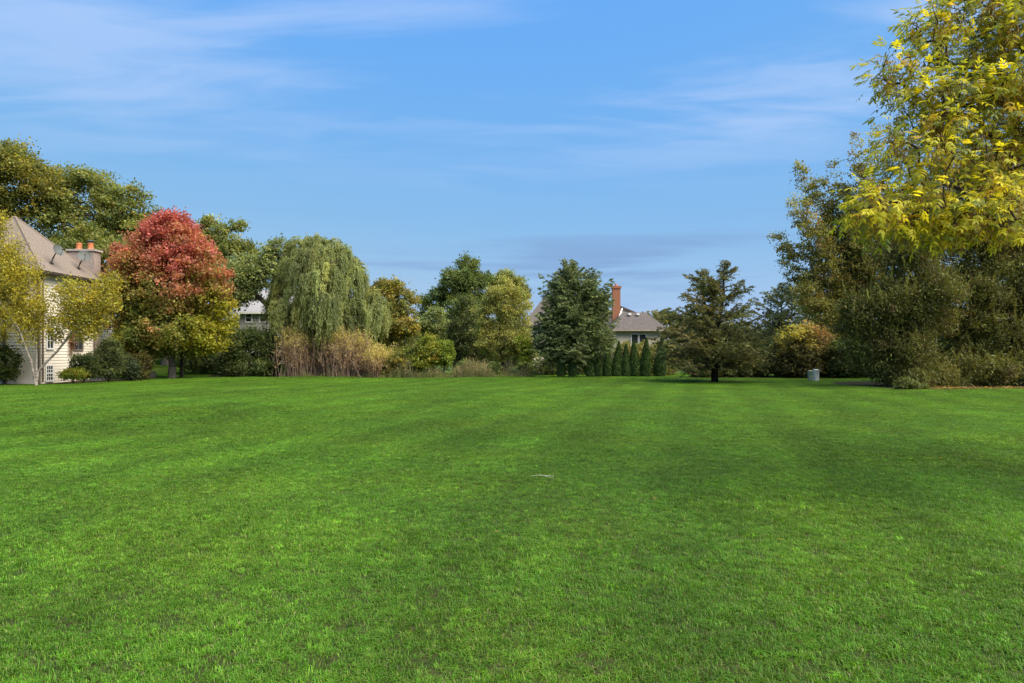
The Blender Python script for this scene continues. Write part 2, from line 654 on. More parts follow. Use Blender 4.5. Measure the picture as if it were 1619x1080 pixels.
ins.inputs['Pick Instance'].default_value = True
gt.links.new([s for s in ri.outputs if s.type == 'INT'][0], ins.inputs['Instance Index'])
gt.links.new(rr.outputs[0], ins.inputs['Rotation'])
gt.links.new(cx.outputs[0], ins.inputs['Scale'])
gt.links.new(ins.outputs[0], go.inputs[0])
mod = grass.modifiers.new('lawn', 'NODES')
mod.node_group = gt

# ------------------------------------------------------------------ plant builders


def skeleton(chain, targets, r_tip, r_pow, kink, r):
    """join every target to the nearest node of the growing tree; thickness from the number of tips carried"""
    nodes = [np.asarray(p, float) for p in chain]
    par = [-1] + list(range(len(chain) - 1))
    top = nodes[-1]
    order = np.argsort(np.linalg.norm(targets - top, axis=1))
    arr = np.zeros((len(chain) + 2 * len(targets) + 4, 3))
    arr[:len(nodes)] = nodes
    k = len(nodes)
    c0 = max(1, len(chain) // 2)
    for t in targets[order]:
        d = np.linalg.norm(arr[c0:k] - t, axis=1) + np.maximum(0, arr[c0:k, 2] - t[2]) * .7
        j = int(np.argmin(d)) + c0
        a = arr[j]
        ln = np.linalg.norm(t - a)
        mid = a * .5 + t * .5 + r.normal(0, kink * ln, 3)
        mid[2] += .10 * ln
        arr[k], arr[k + 1] = mid, t
        par += [j, k]
        k += 2
    arr = arr[:k]
    cnt = np.zeros(k)
    ch = np.zeros(k, int)
    for i in range(k - 1, 0, -1):
        if ch[i] == 0:
            cnt[i] = 1
        cnt[par[i]] += cnt[i]
        ch[par[i]] += 1
    rad = r_tip * np.maximum(cnt, 1) ** r_pow
    par = np.array(par)
    e = np.arange(1, k)
    ra = np.minimum(rad[par[e]], rad[e] * 1.35)
    ra[:len(chain) - 1] = rad[par[e]][:len(chain) - 1]
    return arr, par, rad, frustums(arr[par[e]], arr[e], ra, rad[e], 6)


def pick_cols(pal, k, r, spread=.16):
    w = np.array([p[1] for p in pal], float)
    c = np.array([p[0] for p in pal], float)[r.choice(len(pal), k, p=w / w.sum())]
    return c * np.exp(r.normal(0, spread, (k, 1)))


def lobes_world(lobes, D):
    out = []
    for q in lobes:
        px, py, rx, ry = q[:4]
        dd = q[4] if len(q) > 4 else 0.0
        d = D + dd
        c = P(px, py, d)
        out.append((*c, rx / F * d, rx / F * d * (q[5] if len(q) > 5 else .9), ry / F * d))
    return np.array(out)


def tree(name, label, cat, D, base_px, lobes, pal, n, seed, leaf=(.17, .11), clump=.5, per=46, trunk=.2, bark=None, group=None,
         shell=.45, colfn=None, flat=.75, up=.5, fork=.45, chain=None, r_pow=.42, lead=None, mat=None, kink=.07, sk_n=230, hang=0.0, tip=.012, sub=0, core=.8, boss=(.30, .52)):
    r = np.random.default_rng(seed)
    bx = (base_px - CX) / F * D
    base = np.array([bx, D, float(ground_z(bx, D)) - .05])
    LW = lobes_world(lobes, D)
    if sub:                                                          # bossy crown: boughs standing out of each lobe
        bl = []
        for q in LW:
            bl.append([*q[:3], *(q[3:6] * core)])
            for d_ in unit(r.normal(0, 1, (sub, 3)) + [0, -.3, .25]):
                f_ = r.uniform(*boss)
                bl.append([*(q[:3] + d_ * q[3:6] * (1.02 - f_ * .7)), *(q[3:6].mean() * f_ * np.array([1.15, 1.15, .8]))])
        LW = np.array(bl)
    area = LW[:, 3] * LW[:, 5] + LW[:, 3] * LW[:, 4]
    K = max(8, int(n / per))
    li = r.choice(len(LW), K, p=area / area.sum())
    dirs = unit(r.normal(0, 1, (K, 3)))
    rad = shell + (1 - shell) * r.random(K) ** .6
    cen = LW[li, :3] + dirs * rad[:, None] * LW[li, 3:6]
    cen[:, 2] = np.maximum(cen[:, 2], ground_z(cen[:, 0], cen[:, 1]) + .12)
    root = thing(name, label, cat, base, group)
    cc = LW[:, :3].mean(0)
    if chain is None:
        topz = base[2] + (cc[2] - base[2]) * fork
        ch = [base, base + [r.normal(0, .06), r.normal(0, .06), (topz - base[2]) * .5]]
        ch.append(np.array([base[0] * .8 + cc[0] * .2, base[1], topz]))
        ch.append(np.array([base[0] * .4 + cc[0] * .6, (base[1] + cc[1]) / 2, cc[2]]))
    else:
        ch = [np.asarray(c) for c in chain]
        ch[0] = base
    sub = cen[r.permutation(K)[:sk_n]]
    arr, par, rd, (V, Q) = skeleton(ch, sub, tip, r_pow, kink, r)
    sc = trunk / max(rd[1], 1e-6)
    # keep twigs thin, make the foot as thick as asked
    A = arr[par[1:]]; B = arr[1:]
    f = lambda q: tip * (q / tip) ** (math.log(trunk / tip) / math.log(max(rd[1] / tip, 1.5)))
    ra = f(np.minimum(rd[par[1:]], rd[1:] * 1.35)); rb = f(rd[1:])
    ra[0] *= 1.35
    V, Q = frustums(A, B, ra, rb, 7)
    link('trunk', np_mesh('trunk', V, Q), bark or BARK, root)
    # leaves
    ci = r.integers(0, K, n)
    csz = clump * np.exp(r.normal(0, .25, K))
    off = r.normal(0, 1, (n, 3)) * np.array([1, 1, flat]) * .55
    rr_ = np.linalg.norm(off, axis=1, keepdims=True)
    off = off / np.maximum(rr_, 1e-6) * np.minimum(rr_, 1.25)
    pos = cen[ci] + off * csz[ci][:, None]
    pos[:, 2] -= hang * np.abs(r.normal(0, 1, n))
    pos[:, 2] = np.maximum(pos[:, 2], ground_z(pos[:, 0], pos[:, 1]) + .05)
    outw = unit(pos - LW[li[ci], :3])
    Nn = unit(outw * .55 + np.array([0, 0, up]) + r.normal(0, .55, (n, 3)))
    U = r.normal(0, 1, (n, 3)) + outw * .6
    if lead is not None:
        U = U * .6 + np.array(lead)
    if colfn is not None:
        col = colfn(pos, cen[ci], r, ci)
    else:
        cl = pick_cols(pal, K, r)
        col = cl[ci]
    col = col * np.exp(r.normal(0, .17, (n, 1))) * np.exp(r.normal(0, .06, (n, 3)))
    sz = np.exp(r.normal(0, .22, n))
    V, Q, C = leaves(pos, U, Nn, leaf[0] * sz, leaf[1] * sz, np.clip(col, .002, .9))
    link('crown', np_mesh('crown', V, Q, C), mat or LEAF, root)
    return root, arr, cen


def conifer(name, label, cat, D, base_px, top_py, prof, pal, n, seed, nb=150, elev=(.1, .5), droop=.25, curl=.25, needle=(.17, .05), side=.38, zmin=.3,
            trunk=.16, group=None, leads=((0, 1.0),), rough=.28, sub=14, bark=None, depth=1.0, tipcol=None, rise=.15):
    """prof: list of (height fraction, half width in px)"""
    r = np.random.default_rng(seed)
    bx = (base_px - CX) / F * D
    base = np.array([bx, D, float(ground_z(bx, D)) - .05])
    H = P(base_px, top_py, D)[2] - base[2]
    root = thing(name, label, cat, base, group)
    ph, pw = np.array([p[0] for p in prof]), np.array([p[1] for p in prof]) / F * D
    li = r.choice(len(leads), nb, p=np.array([l_[1] for l_ in leads]) / sum(l_[1] for l_ in leads))
    lx = np.array([l_[0] / F * D for l_ in leads])
    lh = np.array([l_[2] if len(l_) > 2 else 1.0 for l_ in leads])
    # branch roots
    hfr = zmin / H + (1 - zmin / H) * (1 - r.random(nb) ** .75)
    hfr = np.sort(hfr)
    az = np.arange(nb) * 2.39996 + r.normal(0, .35, nb)
    Lb = np.interp(hfr, ph, pw) * np.exp(r.normal(0, rough, nb))
    el = elev[0] + (elev[1] - elev[0]) * hfr + r.normal(0, .10, nb)
    split = sstep(hfr, .35, .75)
    hz = hfr * H * (1 - (1 - lh[li]) * split)
    B0 = base + np.stack([lx[li] * split, r.normal(0, .05, nb), hz], 1)
    dirh = np.stack([np.cos(az), np.sin(az) * depth, np.zeros(nb)], 1)

    def curve(i, t):
        L = Lb[i]
        z = t * L * np.tan(el[i]) - droop * L * t ** 2 + curl * L * t ** 4
        return B0[i] + dirh[i] * (t * L)[:, None] + np.stack([0 * t, 0 * t, z], 1)
    V = []
    Q = []
    ts = np.array([0, .35, .7, 1.0])
    A, Bp, ra, rb = [], [], [], []
    idx = np.arange(nb)
    for a, b_ in zip(ts[:-1], ts[1:]):
        A.append(curve(idx, np.full(nb, a))); Bp.append(curve(idx, np.full(nb, b_)))
        rbase = .012 + .016 * Lb
        ra.append(rbase * (1 - a) + .004); rb.append(rbase * (1 - b_) + .004)
    for j in range(len(leads)):
        k = 9
        hh_ = np.linspace(0, 1, k)
        s_ = sstep(hh_, .35, .75)
        pts = base + np.stack([lx[j] * s_ + r.normal(0, .03, k) * s_, r.normal(0, .03, k) * s_, hh_ * H * (1 - (1 - lh[j]) * s_)], 1)
        pts[0] = base
        rt = trunk * (1 - hh_) ** .8 + .012
        A.append(pts[:-1]); Bp.append(pts[1:]); ra.append(rt[:-1]); rb.append(rt[1:])
    V, Q = frustums(np.concatenate(A), np.concatenate(Bp), np.concatenate(ra), np.concatenate(rb), 6)
    link('trunk', np_mesh('trunk', V, Q), bark or BARK, root)
    # needles along side twigs
    w = (Lb + .15)
    bi = r.choice(nb, n, p=w / w.sum())
    tq = (np.floor(r.random(n) ** .7 * sub) + .5) / sub
    sd_ = np.where(r.random(n) < .5, 1., -1.)
    key = (bi * 64 + (tq * sub).astype(int)) * 2 + (sd_ > 0)
    hsh = np.random.default_rng(seed + 1)
    J = hsh.random((nb * 64 * 2 + 200, 3))
    jit = J[key]
    ss = r.random(n) ** .8
    tw = Lb[bi] * side * (1.05 - tq * .75) * (.5 + jit[:, 0]) + .08
    c = curve(bi, tq)
    perp = np.stack([-dirh[bi, 1], dirh[bi, 0], np.zeros(n)], 1) * sd_[:, None]
    sdir = unit(perp * .75 + dirh[bi] * .8 + np.stack([np.zeros(n), np.zeros(n), (jit[:, 1] - .5) * 1.0 + rise], 1))
    pos = c + sdir * (ss * tw)[:, None]
    pos[:, 2] -= .25 * tw * ss ** 2 * (1 if droop > 0 else 0)
    pos += r.normal(0, .03, (n, 3))
    # leader tips
    tips = int(n * .02)
    tl = r.integers(0, len(leads), tips)
    th = 1 - .18 * r.random(tips)
    pos[:tips] = base + np.stack([lx[tl], 0 * th, th * H * lh[tl] + .05], 1) + r.normal(0, 1, (tips, 3)) * np.array([.13, .13, .05]) * (1.15 - th[:, None]) * 6
    pos[:, 2] = np.maximum(pos[:, 2], ground_z(pos[:, 0], pos[:, 1]) + .06)
    U = sdir + r.normal(0, .45, (n, 3)) + np.array([0, 0, .15])
    Nn = r.normal(0, .8, (n, 3)) + np.array([0, 0, .7])
    cl = pick_cols(pal, nb, r, .12)
    col = cl[bi] * np.exp(r.normal(0, .15, (n, 1))) * (.75 + .5 * jit[:, 2:3])
    if tipcol is not None:
        m = (ss * tq > .45) & (r.random(n) < .45)
        col[m] = np.array(tipcol) * np.exp(r.normal(0, .2, (m.sum(), 1)))
    sz = np.exp(r.normal(0, .2, n))
    V, Q, C = leaves(pos, U, Nn, needle[0] * sz, needle[1] * sz, np.clip(col, .002, .9))
    link('crown', np_mesh('crown', V, Q, C), NEEDLE, root)
    return root


# ------------------------------------------------------------------ palettes (leaf reflectances)
OAK = [((.070, .085, .028), 3), ((.095, .108, .038), 3), ((.120, .122, .045), 2), ((.045, .060, .022), 2)]
OAKY = [((.075, .080, .020), 3), ((.12, .11, .025), 2), ((.05, .06, .018), 2)]
GREY = [((.085, .105, .048), 3), ((.115, .135, .06), 3), ((.065, .085, .038), 2)]
DARK = [((.035, .052, .020), 3), ((.050, .070, .025), 3), ((.075, .090, .030), 1.5)]
TAN = [((.13, .125, .042), 3), ((.17, .140, .045), 2), ((.10, .115, .038), 3), ((.24, .20, .02), .4)]
LIME = [((.17, .205, .035), 3), ((.23, .225, .035), 2), ((.13, .165, .035), 2), ((.25, .17, .03), .6)]
PALE = [((.145, .155, .055), 3), ((.185, .180, .065), 2), ((.11, .125, .045), 2)]
BIRCHL = [((.225, .205, .030), 3), ((.27, .235, .030), 2), ((.16, .16, .032), 2), ((.13, .12, .035), 1)]
SHRUBD = [((.028, .042, .016), 3), ((.040, .055, .020), 3), ((.065, .080, .030), 1)]

def lift(p, k):
    return [(tuple(v * k for v in c), w) for c, w in p]


OAK, OAKY, GREY, DARK = lift(OAK, 2.15), lift(OAKY, 2.0), lift(GREY, 2.1), lift(DARK, 2.3)
TAN, PALE, SHRUBD, BIRCHL, LIME = lift(TAN, 1.6), lift(PALE, 1.8), lift(SHRUBD, 1.9), lift(BIRCHL, 1.45), lift(LIME, 1.2)
# ------------------------------------------------------------------ house builders
SIDING = surf('cream_siding', (.74, .67, .55), (.68, .61, .49), 1.3, .7)
CREAMW = surf('cream_render', (.60, .52, .40), (.55, .47, .36), 1.0, .8)
TRIM = surf('white_trim', (.74, .72, .66), (.66, .64, .58), 3, .6)
BROWN = surf('brown_trim', (.16, .125, .095), (.12, .095, .07), 4, .7)
GUTTER = surf('dark_gutter', (.055, .042, .034), (.04, .03, .025), 5, .5)
SHINGLE = surf('brown_shingle', (.235, .185, .145), (.165, .13, .10), 7, .95, .7, 22, stretch=(1, 1, 3))
SHINGLE2 = surf('dark_shingle', (.125, .105, .092), (.080, .066, .058), 3.0, .95, .7, 16, stretch=(3, 1, .4))
GREYROOF = surf('grey_shingle', (.30, .29, .285), (.23, .22, .22), 6, .95, .5, 20)
GREYSID = surf('grey_siding', (.40, .38, .335), (.35, .33, .29), 2, .8)
PALEBRICK = surf('pale_brick', (.40, .32, .27), (.27, .21, .18), 9, .9, .5, 25)
REDBRICK = surf('red_brick', (.36, .145, .075), (.25, .10, .055), 10, .9, .5, 25)
TERRA = surf('terracotta', (.56, .19, .075), (.45, .15, .06), 6, .7)
CONC = surf('concrete', (.42, .37, .32), (.33, .29, .25), 6, .9)
PATINA = surf('patina_metal', (.08, .115, .095), (.05, .07, .06), 8, .6)
DISH = surf('grey_dish', (.115, .125, .11), (.085, .09, .08), 8, .6)
glass = bpy.data.materials.new('window_glass')
nn_, ll_ = nodes_of(glass)
gb = nn_['Principled BSDF']
gb.inputs['Base Color'].default_value = (.03, .035, .04, 1)
gb.inputs['Roughness'].default_value = .08
gb.inputs['Specular IOR Level'].default_value = .8


def lap_x(mb, x, y0, y1, z0, z1, s=1, h=.17, t=.032):
    """lapped boards on a wall standing at x = const, facing s"""
    z = z0
    while z < z1 - .01:
        zt = min(z + h, z1)
        a = [(x + s * t, y0, z), (x + s * t, y1, z), (x + s * .003, y1, zt), (x + s * .003, y0, zt)]
        mb.poly(a if s > 0 else a[::-1])
        bt = [(x, y0, z), (x, y1, z), (x + s * t, y1, z), (x + s * t, y0, z)]
        mb.poly(bt if s > 0 else bt[::-1])
        z = zt


def lap_y(mb, y, x0, x1, z0, z1, h=.17, t=.032):
    z = z0
    while z < z1 - .01:
        zt = min(z + h, z1)
        mb.poly([(x0, y - t, z), (x1, y - t, z), (x1, y - .003, zt), (x0, y - .003, zt)])
        mb.poly([(x0, y, z), (x1, y, z), (x1, y - t, z), (x0, y - t, z)])
        z = zt


def window(parent, axis, at, c0, c1, z0, z1, cols=3, rows=4, fw=.09, sgn=1, frame=None, split=True):
    """a window on a wall x = at (axis 'x', outside towards sgn) or y = at (axis 'y', outside towards -y): frame, panes and glazing bars"""
    fr, bars = MB(), MB()

    def bx(mb, a0, a1, b0, b1, d0, d1):
        if axis == 'x':
            mb.box(min(at + sgn * d0, at + sgn * d1), max(at + sgn * d0, at + sgn * d1), a0, a1, b0, b1)
        else:
            mb.box(a0, a1, at - d1, at - d0, b0, b1)
    bx(fr, c0 - fw, c0, z0 - fw, z1 + fw, 0, .07)
    bx(fr, c1, c1 + fw, z0 - fw, z1 + fw, 0, .07)
    bx(fr, c0, c1, z1, z1 + fw, 0, .068)
    bx(fr, c0, c1, z0 - fw, z0, 0, .085)
    w = fr.build('window', frame or TRIM, parent)
    pn = MB()
    bx(pn, c0, c1, z0, z1, .026, .032)
    pn.build('pane', glass, w)
    for i in range(1, cols):
        a = c0 + (c1 - c0) * i / cols
        bx(bars, a - .014, a + .014, z0, z1, .033, .050)
    for j in range(1, rows):
        zz = z0 + (z1 - z0) * j / rows
        t = .035 if (split and j == rows // 2) else .014
        bx(bars, c0, c1, zz - t, zz + t, .034, .054)
    if cols > 1 or rows > 1:
        bars.build('glazing_bars', frame or TRIM, w)
    return w


def roof_hip(mb, x0, x1, y0, y1, z, ridge, t=.14):
    """hip roof: eaves rectangle at height z, ridge = two points"""
    a, b_, c, d = (x0, y0, z), (x1, y0, z), (x1, y1, z), (x0, y1, z)
    r0, r1 = ridge
    dr = (0, 0, -t)
    for f in ([a, b_, r1, r0] if r0[0] != r1[0] else [a, b_, r0],
              [b_, c, r1] if r0[0] != r1[0] else [b_, c, r1, r0],
              [c, d, r0, r1] if r0[0] != r1[0] else [c, d, r1],
              [d, a, r0] if r0[0] != r1[0] else [d, a, r0, r1]):
        g = []
        for p in f:
            if not g or np.linalg.norm(np.subtract(p, g[-1])) > 1e-4:
                g.append(p)
        mb.poly(g)
    mb.poly([a, b_, (b_[0], b_[1], z - t), (a[0], a[1], z - t)])
    mb.poly([b_, c, (c[0], c[1], z - t), (b_[0], b_[1], z - t)])
    mb.poly([c, d, (d[0], d[1], z - t), (c[0], c[1], z - t)])
    mb.poly([d, a, (a[0], a[1], z - t), (d[0], d[1], z - t)])
    mb.poly([(x0, y0, z - t), (x0, y1, z - t), (x1, y1, z - t), (x1, y0, z - t)])


# ---- house beside the birch
XW, YN, YF, EZ = -26.35, 38.0, 43.0, 6.25
hA = thing('house', 'cream lap-sided house with brown hip roof beside the birch', 'house', (-30, 40.5, 0))
m = MB(); m.box(-33.0, XW - .004, YN + .004, YF, -.3, EZ); m.box(-41, -33.004, 39.4, 47, -.3, EZ - .2); m.box(-33.002, -27.5, YF + .004, 47, -.3, EZ - .2)
m.build('wall', SIDING, hA)
m = MB(); lap_x(m, XW, YN, YF, -.1, EZ - .25); lap_y(m, YN, -33.0, XW, -.1, EZ - .25); lap_y(m, 39.4, -41, -33.03, -.1, EZ - .5)
lap_x(m, -27.5, YF + .01, 47, -.1, EZ - .4)
tag(m.build('siding', SIDING, hA), kind='stuff')
for (x0, x1, y0, y1) in ((XW - .10, XW + .045, YN - .045, YN + .10), (XW - .10, XW + .045, YF - .10, YF + .03), (-28.35, -28.15, YN - .05, YN + .02), (-29.6, -28.9, YN - .06, YN + .02)):
    m = MB(); m.box(x0, x1, y0, y1, -.1, EZ - .2)
    m.build('corner_board', BROWN, hA)
AP = (-29.45, 40.45, 9.75)
m = MB()
ex0, ex1, ey0, ey1 = -33.4, XW + .45, YN - .45, YF + .35
roof_hip(m, ex0, ex1, ey0, ey1, EZ, ((AP[0] - .001, AP[1], AP[2]), (AP[0] + .001, AP[1], AP[2])))
rA = m.build('roof', SHINGLE, hA)
m = MB()                                                            # cap shingles along the hips
for a in ((ex0, ey0, EZ), (ex1, ey0, EZ), (ex1, ey1, EZ)):
    m.tube([a, AP], .06, 6)
m.build('hip_cap', SHINGLE, rA)
m = MB()                                                            # lower hip over the front bay
roof_hip(m, -33.0, ex1 - .02, ey0 - .02, 39.7, EZ + .02, ((-30.5, 38.55, 7.95), (-27.75, 38.55, 7.95)), .12)
m.build('bay_roof', SHINGLE, rA)
m = MB(); roof_hip(m, -41.6, -27.2, 39.0, 47.5, EZ - .15, ((-37, 43.2, 9.1), (-31.4, 43.2, 9.1)))
m.build('main_roof', SHINGLE, hA)
m = MB(); m.box(ex1 - .02, ex1 + .11, ey0 - .1, ey1, EZ - .16, EZ - .02); m.box(-33.4, ex1 - .025, ey0 - .13, ey0 - .03, EZ - .16, EZ - .02)
m.build('gutter', GUTTER, hA)
m = MB(); m.tube([(XW + .1, YN + .22, EZ - .2), (XW + .09, YN + .22, 3), (XW + .09, YN + .22, .05)], .045, 8)
m.build('downspout', BROWN, hA)
m = MB(); m.box(-28.2, -26.55, YF + .36, YF + 1.05, -.2, 8.15)
chA = m.build('chimney', PALEBRICK, hA)
m = MB(); m.box(-28.3, -26.45, YF + .27, YF + 1.15, 8.15, 8.27); m.build('chimney_crown', CONC, chA)
for x in (-27.72, -26.98):
    m = MB(); m.rev((x, YF + .7, 8.27), [(.21, 0), (.20, .06), (.165, .10), (.16, .34), (.175, .36), (.175, .44), (.13, .44)])
    pot = m.build('chimney_pot', TERRA, chA)
m = MB(); m.rev((-26.98, YF + .7, 8.80), [(.24, 0), (.25, .03), (.10, .09), (.02, .10)])
for a in range(4):
    q = a * math.pi / 2 + .4
    m.tube([(-26.98 + .14 * math.cos(q), YF + .7 + .14 * math.sin(q), 8.70), (-26.98 + .14 * math.cos(q), YF + .7 + .14 * math.sin(q), 8.82)], .012, 5)
m.build('rain_cap', PATINA, chA)
window(hA, 'x', XW + .02, 38.55, 39.05, .12, .92, 3, 4)
window(hA, 'x', XW + .02, 38.6, 39.1, 1.95, 3.6, 2, 4)
window(hA, 'x', XW + .02, 41.0, 41.75, 1.9, 3.7, 2, 4, frame=BROWN)
window(hA, 'x', XW + .02, 41.0, 41.75, 4.35, 5.5, 2, 4)
window(hA, 'y', YN - .02, -28.0, -27.0, 3.9, 5.4, 3, 4)

# ---- the two dishes on that roof


def roof_dish(px, py, label, face):
    # point on the right-hand slope of the roof
    nrm = np.cross(np.subtract((ex1, ey1, EZ), (ex1, ey0, EZ)), np.subtract(AP, (ex1, ey0, EZ)))
    o = np.array([0, 0, CH]); d = P(px, py, 1.0) - o
    t = np.dot(np.subtract((ex1, ey0, EZ), o), nrm) / np.dot(d, nrm)
    p = o + d * t
    root = thing('satellite_dish', label, 'satellite dish', p, 'satellite dishes on the brown roof')
    m = MB(); m.tube([p - [0, 0, .05], p + [.12, 0, .28], p + [.34, 0, .62]], .03, 7); m.tube([p + [-.12, .2, -.05], p + [.28, 0, .52]], .015, 6); m.box(p[0] - .09, p[0] + .09, p[1] - .12, p[1] + .12, p[2] - .12, p[2] + .03)
    m.build('mast', GUTTER, root)
    c = p + [.40, 0, .72]
    m = MB()
    m.rev((0, 0, 0), [(.02, 0), (.14, .012), (.26, .045), (.34, .085), (.345, .095), (.26, .060), (.14, .030), (.02, .016)], 20)
    q = Vector(face).to_track_quat('Z', 'Y')
    m.v = [tuple(Vector(c) + q @ Vector(v)) for v in m.v]
    m.build('reflector', DISH, root)
    tipp = Vector(c) + q @ Vector((0, -.10, .42))
    m = MB(); m.tube([Vector(c) + q @ Vector((0, -.33, .06)), tipp], .012, 6); m.tube([tipp, tipp + q @ Vector((0, .02, -.09))], .035, 8)
    m.build('feed_arm', GUTTER, root)


roof_dish(80, 416, 'dark dish turned edge-on, on the roof beside the hip line', (.95, -.25, .35))
roof_dish(123, 424, 'dark round dish on the roof in front of the pale chimney', (.55, -.75, .35))

# ---- grey house behind the leaning trunk
hB = thing('house', 'grey two-storey house with white windows behind the dark shrub', 'house', (-22.5, 68, 0))
DB = 65.0
xl, xr = (379 - CX) / F * DB, (447 - CX) / F * DB
zB = P(0, 493, DB)[2]
m = MB(); m.box(xl, xr, DB, DB + 9, -.3, zB); m.build('wall', GREYSID, hB)
m = MB(); lap_y(m, DB, xl, xr, 0, zB - .05, .2); tag(m.build('siding', GREYSID, hB), kind='stuff')
m = MB()
for y0, y1, za, zb2 in ((DB - .5, DB + 4.5, zB - .05, zB + 2.6), (DB + 9.5, DB + 4.5, zB - .05, zB + 2.6)):
    m.solid([(xl - .4, y0, za), (xr + .4, y0, za), (xr + .4, y1, zb2), (xl - .4, y1, zb2)], (0, 0, -.16))
m.build('roof', GREYROOF, hB)
for x in (xl, xr):
    m = MB(); m.poly([(x, DB, zB), (x, DB + 9, zB), (x, DB + 4.5, zB + 2.4)]); m.build('gable', GREYSID, hB)
for wpx in (393.5, 415.5, 436):
    a = (wpx - CX) / F * DB
    window(hB, 'y', DB - .02, a - .24, a + .24, P(0, 508.5, DB)[2], P(0, 496, DB)[2], 1, 2, .12)
m = MB(); m.box(xl - .45, xr + .45, DB - .6, DB - .51, zB - .22, zB - .06); m.build('gutter', TRIM, hB)

# ---- cream house with the red chimney
DC = 62.0
hC = thing('house', 'low cream house with dark hip roof and tall red brick chimney', 'house', (9, 66, 0))
x0, x1 = (972 - CX) / F * DC, (1046 - CX) / F * DC
zC = P(0, 521, DC)[2]
m = MB(); m.box(x0, x1, DC, DC + 6, -.4, zC); m.build('wall', CREAMW, hC)
m = MB(); m.box(1.5, x0 + 3.0, DC + 5.5, DC + 13, -.4, zC + .6); m.build('rear_wall', CREAMW, hC)
m = MB(); roof_hip(m, x0 - .5, x1 + .5, DC - .5, DC + 6.5, zC + .02, (((985 - CX) / F * 65, DC + 3, P(0, 494, 65)[2]), ((1021 - CX) / F * 65, DC + 3, P(0, 494, 65)[2])), .16)
rC = m.build('roof', SHINGLE2, hC)
for px in (995, 1008):
    m = MB(); p = P(px, 496.5, 64.3); m.box(p[0] - .13, p[0] + .13, p[1] - .3, p[1] + .1, p[2] - .12, p[2] + .08); m.build('roof_vent', TRIM, rC)
m = MB(); roof_hip(m, 1.0, x0 + 3.6, DC + 5.0, DC + 13.5, zC + .62, ((3.6, DC + 9.3, 7.9), (8.6, DC + 9.3, 7.0)), .16)
m.build('main_roof', SHINGLE2, hC)
m = MB(); p0_, p1_ = P(975, 510, 64.5), P(983, 488, 67.5); q1, q0 = P(1000, 497, 67.5), P(985, 512, 64.5)
m.solid([p0_ + [0, -.4, .2], p0_ + [.1, -.4, .2], p1_ + [.1, 0, .05], p1_ + [0, 0, .05]], (0, 0, -.15))
m.build('barge_board', TRIM, hC)
m = MB(); m.solid([P(980, 484, 68), P(1010, 499, 68), P(1000, 500, 68), P(980, 500, 68)], (0, 1.5, 0)); m.build('dormer', CREAMW, rC)
m = MB(); m.solid([P(978, 482, 67.8), P(1016, 498, 67.8), P(1016, 500.5, 67.8), P(978, 484.5, 67.8)], (0, 2.5, 0)); m.build('dormer_roof', SHINGLE2, rC)
m = MB(); m.box(x0 - .6, x1 + .6, DC - .62, DC - .5, zC - .16, zC + .0); m.build('fascia', surf('tan_trim', (.36, .30, .22), None, 4, .7), hC)
cx0, cx1 = (968.5 - CX) / F * 66, (981 - CX) / F * 66
m = MB(); m.box(cx0, cx1, 66, 66.6, 2, P(0, 456, 66)[2]); chC = m.build('chimney', REDBRICK, hC)
m = MB(); m.box(cx0 - .07, cx1 + .07, 65.93, 66.67, P(0, 456, 66)[2], P(0, 452, 66)[2]); m.build('chimney_crown', REDBRICK, chC)
m = MB(); m.rev(((cx0 + cx1) / 2, 66.3, P(0, 452, 66)[2]), [(.14, 0), (.12, .04), (.11, .2), (.12, .22)], 10); m.build('chimney_pot', TERRA, chC)
for a in ((998.5, 1008.3), (1011, 1020.5)):
    window(hC, 'y', DC - .01, (a[0] - CX) / F * DC, (a[1] - CX) / F * DC, P(0, 546, DC)[2], P(0, 529, DC)[2], 1, 1, .10)

# ------------------------------------------------------------------ trees, left to right


def lob(*a):
    return list(a)


tree('oak_tree', 'tall dark green oak behind the house, its crown the highest', 'tree', 56, 20,
     lob((18, 300, 62, 72, -1), (-70, 320, 80, 90), (60, 330, 45, 60), (10, 400, 90, 80), (30, 255, 40, 30), (-30, 250, 50, 40)), OAKY, 48000, 101, (.20, .14), .55, sub=7, trunk=.42, group='oaks behind the house')
tree('oak_tree', 'broad grey-green oak behind the chimney, its crown sloping to the red maple', 'tree', 58, 150,
     lob((130, 320, 62, 52), (185, 335, 50, 45), (95, 300, 40, 38), (215, 365, 42, 45), (160, 400, 95, 60), (235, 420, 60, 60, 3), (150, 290, 40, 26), (205, 310, 30, 22), (110, 370, 60, 60)), OAK, 62000, 102, (.20, .14), .5, sub=7, trunk=.40, group='oaks behind the house')
tree('oak_tree', 'thinning oak behind the red maple with bare twigs at its top', 'tree', 60, 340,
     lob((345, 372, 28, 26), (318, 375, 26, 24), (365, 410, 40, 40), (385, 395, 22, 18), (345, 440, 50, 42), (390, 435, 24, 30), (330, 400, 30, 40), (375, 362, 12, 16), (325, 352, 14, 12), (400, 410, 22, 20)), OAK, 27000, 103, (.19, .125), .42, sub=4, per=36, trunk=.38, sk_n=400, shell=.3, group='oaks behind the house', tip=.02)
# leaning tree with the dark forked trunk
ch = [P(438, 600, 49.3), P(439, 565, 49.2), P(436, 540, 49.3), P(434, 520, 49.3), P(429, 505, 49.2), P(427, 492, 49.3), P(420, 480, 49.3), P(413, 473, 49.4), P(400, 463, 49.4)]
tree('leaning_tree', 'dark forked leaning trunk with thin grey-green crown beside the willow', 'tree', 49.3, 439,
     lob((385, 440, 40, 40, .5), (420, 430, 30, 26), (392, 468, 16, 12), (362, 462, 26, 30, 1), (425, 405, 20, 20), (437, 395, 14, 22)), GREY, 13500, 104, (.17, .11), .42, per=34, trunk=.17, chain=ch, sk_n=330, shell=.2, tip=.016, r_pow=.36)


